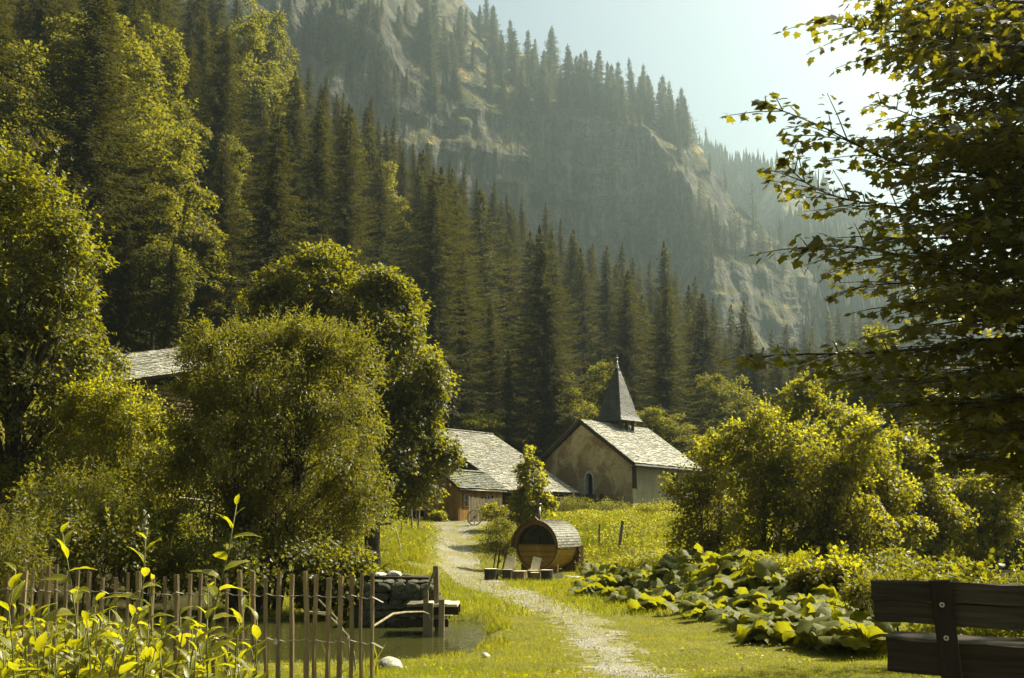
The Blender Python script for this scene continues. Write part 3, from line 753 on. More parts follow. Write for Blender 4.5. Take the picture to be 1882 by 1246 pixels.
named = [
 (SPR_BIG, 'spruce_tree', 1222, 445, 128, 'tall dark spruce rising above the others right of the chapel spire, against the cliff', 1.),
 (SPR_BIG, 'spruce_tree', 1356, 552, 118, 'broad dark spruce at the right end of the wooded slope, against the lower cliff', 1.05),
 (SPR_BIG, 'spruce_tree', 1382, 600, 112, 'dark spruce just right of the broad one at the end of the wooded slope', .9),
 (SPR_BIG, 'spruce_tree', 855, 462, 88, 'very tall dark spruce with drooping boughs behind the barn, right of the great maple', 1.1),
 (SPR_BIG, 'spruce_tree', 905, 545, 90, 'slimmer dark spruce beside the very tall one behind the barn roof', .95),
 (SPR, 'spruce_tree', 968, 572, 92, 'light slender spruce behind the barn ridge, left one of a pale pair', .85),
 (SPR, 'spruce_tree', 1003, 588, 94, 'light slender spruce behind the barn ridge, right one of a pale pair', .9),
 (SPR, 'spruce_tree', 1028, 608, 98, 'small dark spruce half hidden behind the pale pair near the chapel gable', .8),
 (SPR, 'spruce_tree', 938, 640, 78, 'brownish young spruce standing right behind the barn roof', .9),
 (SPR_BIG, 'spruce_tree', 1108, 450, 130, 'massive dark spruce directly above the chapel ridge, left of the spire line', 1.1),
 (SPR_BIG, 'spruce_tree', 1050, 425, 134, 'massive dark spruce high behind the chapel gable', 1.1),
 (LAR, 'larch_tree', 1225, 526, 104, 'pale green larch behind the chapel, the taller of two stacked behind the roof', .9),
 (LAR, 'larch_tree', 1218, 612, 90, 'bright green feathery larch just right of the chapel spire', 1.15),
 (LAR, 'larch_tree', 1262, 560, 110, 'greyish green larch to the right of the bright one behind the chapel', .9),
 (LAR, 'larch_tree', 1298, 640, 96, 'low drooping larch between the chapel roof and the rounded bush', 1.),
 (SPR_BIG, 'spruce_tree', 352, 55, 96, 'tall narrow spruce standing between two bright broadleaf crowns high on the left', .8),
 (SPR_BIG, 'spruce_tree', 468, 140, 110, 'dark tall spruce above the great maple, left of centre', 1.),
 (SPR_BIG, 'spruce_tree', 270, 330, 72, 'shaggy spruce with lit bough tips above the slate roofed hut', 1.15),
 (SPR_BIG, 'spruce_tree', 348, 380, 76, 'shaggy dark spruce directly behind the hut roof', 1.1),
 (SPR_BIG, 'spruce_tree', 205, 300, 68, 'shaggy spruce between the big left maple and the hut roof', 1.1),
 (SPR_BIG, 'spruce_tree', 160, 430, 61, 'dark spruce just left of the hut gable', 1.1),
 (SPR_BIG, 'spruce_tree', 238, 410, 63, 'dark spruce directly above the middle of the hut roof', 1.1),
 (SPR_BIG, 'spruce_tree', 312, 440, 64, 'dark spruce above the right end of the hut roof', 1.1),
 (SPR_BIG, 'spruce_tree', 430, 470, 74, 'dark spruce in the hollow left of the great maple', 1.1),
]
for vs_, kind, px, py, Y, lab, wd in named: by_top(kind, vs_, px, py, Y, lab, wide=wd)

def fill_forest():
    pts = []; tries = 0
    while tries < 9000 and len(pts) < 176:
        tries += 1
        Y = 54+136*random.random()**1.05; u = random.uniform(-.62, .34); x = u*Y
        px = CX+u*F*.985
        if x > -9 and Y < 80: continue
        if (x > -17 and Y < 66) or (x > -34 and Y < 62): continue
        z = h1(x, Y)
        if z < (4.5 if u > -.18 else 1.2): continue
        if u > .12 and z > 60: continue
        sp = 5.2+.020*Y
        if any((x-a)**2+(Y-b)**2 < sp*sp for a, b, *_ in pts): continue
        h = random.choice((random.uniform(12, 18), random.uniform(15, 24), random.uniform(18, 25)))*(1.12 if Y < 90 else 1)
        tx, ty = to_px((x, Y, z+h))
        lim = sil(tx)+(14 if tx > 480 else 0)
        if Y < 112 and any(abs(tx-bx) < bw and by_-60 < ty < by_+150 for bx, by_, bw in ((290, 40, 75), (255, 140, 80), (275, 230, 75), (320, 320, 60), (200, 60, 80), (120, 30, 60), (340, 420, 50))): continue
        if Y < 140 and any(abs(tx-bx) < 45 and by_-20 < ty < by_+110 for bx, by_ in ((655, 256), (695, 320), (735, 380), (460, 20))): continue
        if ty < lim:
            # lower it until its tip hides inside the canopy
            while ty < lim and h > 11: h -= 1.5; tx, ty = to_px((x, Y, z+h))
            if ty < lim: continue
        if not (-160 < tx < 1640) or ty > 900 or ty < -420: continue
        pts.append((x, Y, z, h, tx, ty))
    return pts
FOR = fill_forest()
def region(tx, ty, Y):
    places = [(60, 60, 'the upper left corner'), (120, 260, 'the top of the big left maple'), (210, 430, 'the hut at the left'), (230, 150, 'the light broadleaf band'), (400, 120, 'the dark gap right of the light band'), (380, 330, 'the narrow lit broadleaf crown'), (520, 180, 'the first skyline tips'), (560, 380, 'the top of the great maple'), (640, 230, 'the bright round hillside crown'), (760, 330, 'the leaning hillside crown'), (780, 520, 'the right side of the great maple'), (870, 400, 'the very tall spruce by the barn'), (920, 560, 'the barn roof'), (1000, 450, 'the pale pair of spruces'), (1100, 520, 'the chapel gable'), (1180, 600, 'the chapel spire'), (1260, 560, 'the stacked larches'), (1340, 620, 'the broad spruce far right'), (1460, 660, 'the sunlit saplings')]
    q = min(places, key=lambda a: (a[0]-tx)**2+(a[1]-ty)**2)
    return q[2], ('front' if Y < 95 else 'middle' if Y < 140 else 'rear')
for x, Y, z, h, tx, ty in FOR:
    v = random.choice(SPR_BIG if Y < 105 else SPR)
    wd_ = random.uniform(.9, 1.2); pl, rw = region(tx, ty, Y)
    lab = '%s dark spruce, %s rank, near %s' % ('tall' if h > 22.5 else 'low', rw, pl); g = 'spruces of the wooded slope near %s' % pl
    plant('spruce_tree', v, (x, Y, z-.3), h/v[2], lab, group=g, wide=wd_*random.uniform(.95, 1.35))

# ---- broadleaf crowns in the forest
def hill_variant(seed, tall=1.):
    r = random.Random(seed); lobes = []
    for k in range(11):
        a = r.uniform(0, 6.28); q = r.uniform(.5, 2.6); z = r.uniform(3.2, 11.5*tall); s = r.uniform(1.5, 2.4)*(1.15-.35*z/(12*tall))
        q *= (1.1-.6*z/(12*tall)); lobes.append((q*math.cos(a), q*math.sin(a), z, s, s, s*.85))
    lobes.append((0, 0, 12*tall, 1.6, 1.6, 1.5)); lobes.append((0, 0, 6*tall, 3, 3, 3.2))
    t_, f_ = broadleaf(seed, 13*tall, lobes, 620, 34, .25, .62, T_KITE, M['far_leaf'], .22, limb_n=40)
    return (t_, f_, 13.3*tall)
HILL = [hill_variant(301), hill_variant(302, 1.25), hill_variant(303, .9)]
hill = [(290, 42, 104, 'bright crown of a broadleaf tree high on the left slope, topmost of the light band', 1.3, HILL[1]),
 (245, 30, 100, 'rounded lit broadleaf crown beside the topmost one of the light band', 1.2, HILL[0]),
 (215, 62, 92, 'olive broadleaf crown at the upper left among the spruces', 1.3, HILL[2]),
 (130, 30, 96, 'broad broadleaf crown near the upper left corner', 1.4, HILL[0]),
 (265, 190, 88, 'lit broadleaf crown in the middle of the light band left of the tall narrow spruce', 1.3, HILL[0]),
 (310, 245, 84, 'lit broadleaf crown low in the light band, right edge glowing', 1.2, HILL[2]),
 (20, 90, 80, 'orange tinged broadleaf crown at the left edge of the picture', 1.3, HILL[2]),
 (428, 250, 94, 'narrow lit broadleaf crown right of the light band', .8, HILL[1]),
 (460, 15, 132, 'rounded bright broadleaf crown close to the top edge', 1.1, HILL[0]),
 (655, 256, 132, 'bright round broadleaf crown halfway along the slope below the skyline spruces', 1.05, HILL[0]),
 (695, 300, 124, 'bright broadleaf crown leaning right below the round one on the slope', 1.05, HILL[2]),
 (735, 368, 118, 'small lit broadleaf crown low on the slope below the leaning one', .8, HILL[2]),
 (1035, 690, 80, 'bright green rounded broadleaf tree between barn roof and chapel gable', 1.05, HILL[0]),
 (1068, 722, 84, 'smaller broadleaf tree touching the left verge of the chapel roof', .9, HILL[2]),
 (1110, 668, 86, 'grey green broadleaf tree left of the chapel spire', .8, HILL[2]),
 (880, 758, 76, 'low bright bush just above the barn ridge', 1.1, HILL[2]),
 (1240, 762, 80, 'rounded dark bush right behind the chapel roof', 1.35, HILL[0]),
 (1190, 750, 82, 'pale leaved bush between spire and rounded dark bush', 1.1, HILL[2]),
 (1350, 696, 88, 'round crowned tree right of the larches above the sunlit saplings', 1.25, HILL[0]),
 (1300, 690, 92, 'pale leaved small tree at the foot of the drooping larch', .8, HILL[2])]
hill += [(345, 420, 74, 'lit broadleaf crown at the very bottom of the light band', 1.2, HILL[2]), (300, 330, 78, 'lit broadleaf crown at the lower end of the light band, above the hut', 1.2, HILL[1]), (175, 95, 86, 'yellowish broadleaf crown between the upper left crowns', 1.3, HILL[1]), (505, 30, 140, 'small rounded broadleaf crown at the top edge before the cliff', .9, HILL[2])]
for px, py, Y, lab, wd, v in hill:
    if py < 420 and px < 500: Y *= .86
    t = at(px, py, Y); z = h1(t.x, t.y); hh = t.z-z
    if hh > 19: z = t.z-19; hh = 19     # stands on a ledge of the slope
    by = plant('broadleaf_tree', v, (t.x, t.y, z-.2), max(4, hh)/v[2], lab, wide=wd*min(1.6, max(1, 12/max(6, hh)))*.85)

# ---- trees on the mountain
cl = []
def on_cliff(px, py, h, kind='s'):
    p = cliff_hit(px, py)
    if p is None or p.y > 640: return
    v = random.choice(CSPR if kind == 's' else CLAR)
    cl.append((px, py))
    tall = 'tall' if h > 24 else ('middling' if h > 15 else 'small')
    if py < 190 and px < 870: lab, g = '%s hazy conifer on the rocky terraces, %s' % (tall, ['at their left end', 'in their middle', 'at their right end'][min(2, max(0, int((px-520)/115)))]), 'conifers on the upper terraces'
    elif px < 1270: lab, g = '%s hazy conifer on top of the grey cliff, %s' % (tall, ['by the left notch', 'left of its highest group', 'in its highest group', 'right of its highest group', 'at its right end'][min(4, max(0, int((px-770)/100)))]), 'spruces on the cliff top'
    else: lab, g = '%s hazy %s on the falling grassy ridge, %s' % (tall, 'spruce like conifer' if kind == 's' else 'sparse larch', ['near its top', 'on its lit middle', 'near its lower end'][min(2, max(0, int((px-1270)/72)))]), 'conifers on the falling ridge'
    plant('conifer_tree', v, p-Vector((0, 0, .8)), h/v[2], lab, group=g, wide=random.uniform(.9, 1.2))
rr = random.Random(5)
# belt on the cliff top: tips follow the outline against the sky
for k in range(88):
    px = rr.uniform(770, 1275); lo = np.interp(px, [770, 900, 1000, 1100, 1200, 1275], [150, 185, 200, 215, 225, 262]); hi = np.interp(px, [770, 880, 1000, 1100, 1180, 1275], [0, 30, 128, 172, 208, 256])
    on_cliff(px, rr.uniform(hi, lo), rr.choice((rr.uniform(9, 16), rr.uniform(14, 31), rr.uniform(18, 28)))*(1.05 if px < 1150 else .95))
for px, py, h in [(1000, 205, 32), (970, 150, 29), (1012, 135, 27), (1045, 195, 30), (1100, 195, 31), (1135, 205, 27), (1160, 195, 28), (1185, 215, 26), (1215, 240, 27), (1222, 238, 30), (1250, 262, 25), (1262, 268, 27), (960, 190, 20), (1048, 235, 16), (940, 110, 24), (895, 60, 22), (910, 60, 24), (800, 110, 36), (785, 105, 34), (845, 75, 20), (830, 120, 18), (868, 128, 16), (835, 95, 16)]: on_cliff(px, py, h)
for px, py, h in [(608, 150, 17), (618, 128, 18), (645, 168, 15), (655, 172, 14), (700, 175, 17), (712, 185, 18), (725, 178, 15), (680, 165, 9), (675, 45, 14), (668, 60, 11), (735, 70, 15), (640, 145, 15), (590, 140, 11), (625, 80, 9), (655, 95, 6), (560, 100, 14), (720, 235, 14), (730, 240, 12), (770, 60, 12), (700, 30, 10), (610, 30, 10), (530, 40, 12)]: on_cliff(px, py, h, 's' if rr.random() < .7 else 'l')
for px, py, h, kd in [(1348, 365, 17, 's'), (1320, 325, 11, 'l'), (1305, 320, 9, 'l'), (1368, 385, 18, 'l'), (1385, 405, 17, 'l'), (1395, 412, 14, 's'), (1438, 460, 13, 's'), (1460, 470, 12, 'l'), (1475, 500, 12, 'l'), (1280, 465, 22, 'l'), (1300, 480, 20, 'l'), (1272, 440, 14, 's'), (1345, 470, 19, 'l'), (1352, 478, 20, 'l'), (1330, 468, 12, 's'), (1378, 470, 13, 's'), (1395, 480, 16, 'l'), (1405, 478, 14, 's'), (1425, 490, 15, 'l'), (1440, 505, 12, 's'), (1178, 375, 12, 'l'), (1187, 390, 13, 's'), (1235, 340, 10, 's'), (1250, 300, 12, 's'), (1240, 262, 15, 's'), (1290, 520, 13, 's'), (1310, 500, 12, 's'), (1450, 475, 9, 's'), (1228, 322, 9, 'l'), (1262, 330, 10, 'l'), (1360, 440, 10, 's'), (1415, 455, 9, 'l')]: on_cliff(px, py, h*1.3, kd)
for k in range(44):
    on_cliff(rr.uniform(580, 850), rr.uniform(-10, 215), rr.uniform(8, 20), 's' if rr.random() < .8 else 'l')
for k in range(20):
    on_cliff(rr.uniform(1275, 1470), rr.uniform(300, 500), rr.uniform(8, 20), 's' if rr.random() < .6 else 'l')
for k in range(26):
    px = rr.uniform(790, 1262); on_cliff(px, float(np.interp(px, [790, 900, 1000, 1100, 1200, 1262], [165, 195, 206, 218, 240, 275]))+rr.uniform(-6, 5), rr.uniform(8, 17), 's')
# spruces at the foot of the cliff, right
for i, (px, py, Y) in enumerate([(1520, 572, 235), (1545, 565, 245), (1562, 575, 240), (1600, 570, 250), (1612, 590, 255), (1638, 560, 260), (1655, 590, 262), (1480, 600, 225), (1500, 590, 240), (1580, 585, 240), (1700, 610, 260), (1675, 600, 250)]):
    by_top('spruce_tree', SPR if i % 2 else LAR, px, py, Y, 'slim %s at the foot of the cliff, %s' % ('spruce' if i % 2 else 'feathery conifer', 'left of the group' if px < 1550 else 'in the middle of the group' if px < 1610 else 'right in the group'), group='conifers at the cliff foot')
for i, (px, py, Y) in enumerate([(1420, 640, 100), (1455, 665, 92), (1400, 680, 98), (1490, 650, 110), (1530, 640, 130), (1580, 650, 120), (1440, 700, 84), (1500, 700, 90), (1640, 660, 140)]):
    by_top('spruce_tree', SPR, px, py, Y, 'dark conifer in the shade behind the sunlit saplings, %s' % ('at their left' if px < 1430 else 'behind their middle' if px < 1520 else 'at their right'), group='dark conifers behind the saplings', wide=1.15)
# ------------------------------------------------------------------ buildings
def frame(rz, loc): return Matrix.Translation(Vector(loc)) @ Matrix.Rotation(rz, 4, 'Z')
def shingles(quad, row, wd, mat, thick=.02, seed=0, lift=.03, name='shingles', parent=None, tilt=.035, ragged=.04):
    """courses of separate slates on a roof plane; quad = ridge-left, ridge-right, eave-right, eave-left"""
    r = random.Random(seed); a, b, c, d = [Vector(q) for q in quad]
    nrm = (b-a).cross(d-a).normalized()
    if nrm.z < 0: nrm = -nrm
    m = MB(); H_ = ((d-a).length+(c-b).length)/2; n = max(2, int(H_/row))
    for i in range(n+1):
        t1 = min(1.012, (i+1)/n+r.uniform(-.1, .1)/n); t0 = max(0, t1-1.7/n)
        L0, R0 = a.lerp(d, t0), b.lerp(c, t0); L1, R1 = a.lerp(d, t1), b.lerp(c, t1)
        W = (R1-L1).length; s = -r.random()*wd/W
        while s < 1:
            w_ = wd/W*r.uniform(.6, 1.5); e = min(1.004, s+w_*.96); s0 = max(-.004, s)
            if e > s0+.002:
                jr = r.uniform(-ragged, ragged)*row/max(H_, .1)*3; lf = lift+r.uniform(0, .018)
                up0 = nrm*(.006+r.uniform(0, .004)); up1 = nrm*(lf+tilt*r.uniform(.4, 1.2))
                dn = (L1-L0).normalized()*jr*H_
                p = [L0.lerp(R0, s0)+up0, L0.lerp(R0, e)+up0, L1.lerp(R1, e)+up1+dn, L1.lerp(R1, s0)+up1+dn]
                q = [p[3]-nrm*thick, p[2]-nrm*thick]
                m.add(p+q, [(0, 1, 2, 3), (3, 2, 5, 4), (0, 3, 4), (1, 5, 2)])
            s += w_
    o = m.build(name, mat, parent); o['kind'] = 'stuff'; return o
def slab(quad, thick, name, mat, parent):
    a, b, c, d = [Vector(q) for q in quad]; n = (b-a).cross(d-a).normalized()
    if n.z < 0: n = -n
    m = MB(); vs_ = [a, b, c, d]+[v-n*thick for v in (a, b, c, d)]
    m.add(vs_, [(0, 1, 2, 3), (7, 6, 5, 4), (0, 4, 5, 1), (1, 5, 6, 2), (2, 6, 7, 3), (3, 7, 4, 0)])
    return m.build(name, mat, parent)

# ---- chapel. local x runs back along the ridge, local y runs to the left along the gable, origin at the near right corner
def chapel():
    c0 = Vector((7.9, 66, 0)); rz = R(45); z0 = 1.45
    t = thing('chapel', (c0.x, c0.y, z0), 'small stone chapel with patchy plaster gable, slate roof and a pointed shingled spire', 'chapel', None, rz)
    W, L, he, hp = 8.5, 6.9, 5.24-z0, 8.12-z0
    th = .5
    # gable wall with an arched opening
    cy_, wy, zb, zs = 3.72, .34, 3.22-z0, 4.22-z0
    arch = [(cy_+wy*math.cos(a), zs+.42*math.sin(a)) for a in np.linspace(0, PI, 11)]
    m = MB()
    def strip(x, flip):
        P = []
        outer = [(0, -1.2), (0, he), (W/2, hp), (W, he), (W, -1.2)]
        # build as faces round the hole
        hole = [(cy_-wy, zb), (cy_-wy, zs)]+[tuple(q) for q in arch[::-1]][1:-1]+[(cy_+wy, zs), (cy_+wy, zb)]
        V_ = [(x, a, b) for a, b in outer]+[(x, a, b) for a, b in hole]; n = len(m.v); m.v += V_
        h = 5; k = len(hole); mid = h+k//2
        fs = [(0, 1, h+1, h), tuple([1, 2, mid]+list(range(mid-1, h, -1))), tuple([2, 3, h+k-2]+list(range(h+k-3, mid-1, -1))), (3, 4, h+k-1, h+k-2), (4, 0, h, h+k-1)]
        m.f += [tuple(i+n for i in (reversed(f) if flip else f)) for f in fs]; return n+h, k
    a0, k = strip(0, False); a1, k = strip(th, True)
    m.f += [(a0+i, a1+i, a1+i+1, a0+i+1) for i in range(k-1)]+[(a0+k-1, a1+k-1, a1, a0)]
    m.build('gable_wall', M['plaster'], t)
    # side wall facing right, with a square window near the far end
    wx0, wx1, wz0, wz1 = 4.4, 5.15, 3.78-z0, 4.72-z0
    m = MB(); e = .004
    for (x0, x1, zz0, zz1) in ((th+.0, wx0, -1.2, he), (wx1, L, -1.2, he), (wx0, wx1, -1.2, wz0), (wx0, wx1, wz1, he)):
        m.box(((x0+x1)/2, .28, (zz0+zz1)/2), (x1-x0, .5, zz1-zz0))
    m.build('side_wall', M['plaster2'], t)
    MB().box((L-.2, W/2, he/2-.6), (.4, W-1.1, he+1.2)).prism([(.52, he), (W/2, hp-.1), (W-.52, he)], L-.4, L, 0).build('rear_wall', M['plaster2'], t)
    MB().box((L/2+.25, W-.25, he/2-.6), (L-.55, .5, he+1.2)).build('far_wall', M['plaster2'], t)
    MB().box((L/2+.2, W/2, he-.12), (L-.8, W-1.1, .1)).build('ceiling', M['dark'], t)
    # buttress foot widening at the corner
    MB().prism([(-.10, -1.2), (.6, -1.2), (.6, 1.5), (.03, 2.1)], .02, .54, 0).build('corner_foot', M['plaster2'], t)
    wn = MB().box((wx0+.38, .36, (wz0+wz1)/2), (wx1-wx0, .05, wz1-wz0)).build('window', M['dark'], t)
    MB().box((wx0+.38, .30, (wz0+wz1)/2), (.05, .05, wz1-wz0)).box((wx0+.38, .30, wz0+.45), (wx1-wx0-.01, .045, .05)).build('window_bar', M['dark_wood'], wn)
    MB().box((wx0+.38, .01, wz0-.05), (wx1-wx0+.2, .16, .08)).build('sill', M['plaster2'], wn)
    # pale surround of the arched window
    rm = MB(); o_, i_ = [], []
    for ry, lst in ((wy+.13, o_), (wy-.02, i_)):
        lst += [(cy_-ry, zb)]+[(cy_-ry*math.cos(a), zs+(.42+ry-wy)*math.sin(a)*1.12) for a in np.linspace(0, PI, 13)]+[(cy_+ry, zb)]
    V_ = [(-.025, a, b) for a, b in o_]+[(-.025, a, b) for a, b in i_]+[(.3, a, b) for a, b in i_]; n = len(o_)
    rm.add(V_, [(i, i+1, n+i+1, n+i) for i in range(n-1)]+[(n+i, n+i+1, 2*n+i+1, 2*n+i) for i in range(n-1)])
    aw = rm.build('arched_window', M['whitewash'], t)
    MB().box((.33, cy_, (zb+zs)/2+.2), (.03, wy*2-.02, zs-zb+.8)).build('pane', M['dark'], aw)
    MB().box((.29, cy_, (zb+zs)/2+.2), (.04, .05, zs-zb+.7)).box((.29, cy_, zb+.55), (.035, wy*2-.1, .04)).build('glazing_bar', M['dark_wood'], aw)
    MB().box((-.05, cy_, zb-.05), (.25, 1., .1)).build('sill', M['stone'], aw)
    # roof
    ov, oe = .32, .45; sl = (hp-he)/(W/2); dz = .26
    A = (-ov, W/2, hp+dz); B = (L+.35, W/2, hp+dz-.12); C_ = (L+.35, -oe, he-sl*oe+dz-.12); D = (-ov, -oe, he-sl*oe+dz)
    A2 = (-ov, W/2, hp+dz); B2 = (L+.35, W/2, hp+dz-.12); C2 = (L+.35, W+oe, he-sl*oe+dz-.12); D2 = (-ov, W+oe, he-sl*oe+dz)
    rf = slab((A, B, C_, D), .2, 'roof', M['dark_wood'], t); slab((B2, A2, D2, C2), .2, 'roof', M['dark_wood'], t)
    shingles((A, B, C_, D), .19, .26, M['slate'], seed=1, parent=rf, ragged=.06); shingles((A2, B2, C2, D2), .3, .4, M['slate'], seed=2, parent=rf)
    MB().beam((-ov, -oe-.07, he-sl*oe+dz-.12), (L+.3, -oe-.07, he-sl*oe+dz-.24), .12, .10).build('gutter', M['steel'], rf)
    MB().beam((-ov-.02, -oe, D[2]-.15), (-ov-.02, W/2, A[2]-.15), .05, .2).beam((-ov-.02, W+oe, D[2]-.15), (-ov-.02, W/2, A[2]-.15), .05, .2).build('verge_board', M['dark_wood'], rf)
    # spire riding on open posts
    sx, sy = 3.95, W/2; zb_, za = 8.62-z0, 12.7-z0; hs = 1.0
    sp = MB(); prof = [(hs+.22, zb_-.14), (hs+.02, zb_+.22), (hs*.86, zb_+.8), (.18, za-.55), (.03, za)]
    V_ = []; 
    for r_, z_ in prof: V_ += [(sx-r_, sy-r_, z_), (sx+r_, sy-r_, z_), (sx+r_, sy+r_, z_), (sx-r_, sy+r_, z_)]
    sp.add(V_, [(4*i+j, 4*i+(j+1) % 4, 4*i+4+(j+1) % 4, 4*i+4+j) for i in range(4) for j in range(4)]+[(3, 2, 1, 0)])
    s_ = sp.build('spire', M['dark_wood'], t)
    for j in range(4):
        for i in range(3):
            a = V_[4*i+j]; b = V_[4*i+(j+1) % 4]; c = V_[4*i+4+(j+1) % 4]; d = V_[4*i+4+j]
            shingles((d, c, b, a), .10, .13, M['spire'], thick=.012, seed=10*i+j, lift=.015, parent=s_, tilt=.015, ragged=.015)
    for j in range(4):
        mm = MB()
        for i in range(3): mm.beam(V_[4*i+j], V_[4*i+4+j], .07, .05)
        mm.build('hip_ridge', M['spire'], s_)
    for px_, py_ in ((-1, -1), (1, -1), (1, 1), (-1, 1), (0, -1), (-1, 0)):
        zroof = hp+.2-abs(py_)*.72*sl
        MB().box((sx+px_*.72, sy+py_*.72, (zroof-.3+zb_)/2), (.16, .16, zb_-zroof+.35)).build('belfry_post', M['dark_wood'], t)
    MB().tube([(sx, sy, zb_-.1), (sx, sy, zb_-.35)], [.05, .05], 6).tube([(sx, sy, zb_-.3), (sx, sy, zb_-.38), (sx, sy, zb_-.62), (sx, sy, zb_-.72)], [.05, .16, .2, .27], 12).build('bell', M['metal'], t, True)
    MB().tube([(sx, sy, za-.3), (sx, sy, za+.1)], [.14, .05], 8).tube([(sx, sy, za), (sx, sy, za+.75)], .02, 5).tube([(sx-.17, sy, za+.5), (sx+.17, sy, za+.5)], .018, 5).tube([(sx, sy, za+.12), (sx, sy, za+.18), (sx, sy, za+.24)], [.03, .07, .03], 8).build('cross', M['steel'], s_)
chapel()

# ---- barn with lean-to. local x along the ridge (away to the right), local y up-slope to the left, origin under the near eave corner
def barn():
    rz = math.atan2(.788, .616); E1 = Vector((-.35, 60.3, 0)); z0 = 1.55
    t = thing('barn', (E1.x, E1.y, z0), 'low wooden barn with a wide grey slate roof and brown boarded lean-to by the path', 'barn', None, rz)
    Ee = 3.28-z0; rise = 4.22; wv = 7.3; L = 7.6
    ov = .35
    A = (0, wv, Ee+rise); B = (L, wv, Ee+rise); C_ = (L, 0, Ee); D = (0, 0, Ee)
    rf = slab((A, B, C_, D), .16, 'roof', M['dark_wood'], t)
    shingles((A, B, C_, D), .17, .30, M['slate'], seed=3, parent=rf, ragged=.03)
    # upper bay reaching further left
    f = .50
    A1 = (-4.2, wv, Ee+rise); D1 = (-4.2, wv*f, Ee+rise*f); C1 = (-.01, wv*f, Ee+rise*f); B1 = (-.01, wv, Ee+rise)
    r2 = slab((A1, B1, C1, D1), .16, 'roof', M['dark_wood'], t); shingles((A1, B1, C1, D1), .17, .30, M['slate'], seed=4, parent=r2, ragged=.03)
    A3 = (-4.2, wv, Ee+rise); B3 = (L, wv, Ee+rise); C3 = (L, wv+5, Ee+rise-2.9); D3 = (-4.2, wv+5, Ee+rise-2.9)
    r3 = slab((B3, A3, D3, C3), .16, 'roof', M['dark_wood'], t); shingles((A3, B3, C3, D3), .4, .5, M['slate'], seed=5, parent=r3)
    MB().beam((-.03, 0, Ee-.1), (-.03, wv*f, Ee+rise*f-.1), .05, .26).build('verge_board', M['dark_wood'], rf)
    MB().beam((-.1, -.03, Ee-.1), (L, -.03, Ee-.1), .05, .16).build('fascia', M['dark_wood'], rf)
    MB().beam((-4.2, wv, Ee+rise+.05), (L, wv, Ee+rise+.05), .3, .06).build('ridge_cap', M['slate'], rf)
    # walls: logs under the eave
    zt = Ee+.12
    for i in range(8):
        z = -.25+.27*i+random.uniform(-.01, .01)
        if z < zt: MB().tube([(.5, .55, z), (L-.5, .55+random.uniform(-.02, .02), z)], .145, 8, wob=.04).build('wall_log', M['log'], t, True)
    m = MB()
    m.prism([(.7, -1), (.7, zt+.2), (wv, Ee+rise-.25), (wv+4.2, Ee+rise-2.5), (wv+4.2, -1)], L-.6, L-.5, 0)
    m.build('end_wall', M['log'], t)
    MB().prism([(.65, -1), (.65, zt), (wv*f+.1, Ee+rise*f-.3), (wv*f+.1, -1)], .62, .72, 0).build('side_wall', M['board'], t)
    MB().prism([(wv*f+.15, -1), (wv*f+.15, Ee+rise*f-.25), (wv, Ee+rise-.2), (wv+4.2, Ee+rise-2.5), (wv+4.2, -1)], -3.8, -3.7, 0).build('side_wall', M['dark_wood'], t)
    # upper front: dark opening with orange jambs under the upper eave
    MB().box((-1.5, wv*f+.5, Ee+.6), (4.3, .1, 3.6)).build('loft_wall', M['board'], t)
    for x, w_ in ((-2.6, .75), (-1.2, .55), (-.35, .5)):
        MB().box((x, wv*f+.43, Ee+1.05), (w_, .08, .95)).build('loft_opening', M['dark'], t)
    MB().box((-1.8, wv*f+.35, Ee+1.66), (4.4, .2, .16)).build('beam', M['log'], t)
    for x in (-3.4, -2.05, -.75, .1): MB().box((x, wv*f+.3, Ee+.9), (.13, .13, 1.5)).build('post', M['board'], t)
    # ---- lean-to: own little gable roof before the barn
    La, we, wr, rr_ = 4.35, 0., 1.55, 1.06
    a = (-La, wr, Ee+rr_); b = (-.08, wr, Ee+rr_); c = (-.08, -.1, Ee-.03); d = (-La, -.1, Ee-.03)
    lr = slab((a, b, c, d), .1, 'lean_to_roof', M['dark_wood'], t); shingles((a, b, c, d), .17, .24, M['slate_dark'], seed=6, parent=lr, ragged=.07)
    c2 = (-.08, wr+1.5, Ee+rr_-.75); d2 = (-La, wr+1.5, Ee+rr_-.75)
    l2 = slab((b, a, d2, c2), .1, 'lean_to_roof', M['dark_wood'], t); shingles((a, b, c2, d2), .25, .3, M['slate_dark'], seed=7, parent=l2)
    MB().beam((-La, wr, Ee+rr_+.06), (-.1, wr, Ee+rr_+.06), .34, .07, jit=.01).build('ridge_stones', M['slate'], lr)
    # gable boards facing left, each its own piece
    gx = -La+.25; n = 17; ys = np.linspace(.18, wr+1.3, n+1)
    for i in range(n):
        y0, y1 = ys[i]+.008, ys[i+1]-.008; ym = (y0+y1)/2
        zt_ = (Ee-.1+(ym+.1)*(rr_+.03)/(wr+.1) if ym < wr else Ee+rr_-.14-(ym-wr)*.5)-.1
        MB().box((gx+random.uniform(-.015, .015), ym, (zt_-.6)/2), (.03, y1-y0, zt_+.6)).build('board', M['board'], t)
    # front boards with two small windows
    fy = .2; n = 22; xs = np.linspace(gx+.05, -.1, n+1)
    wins = [(-3.35, .40), (-1.35, .40)]
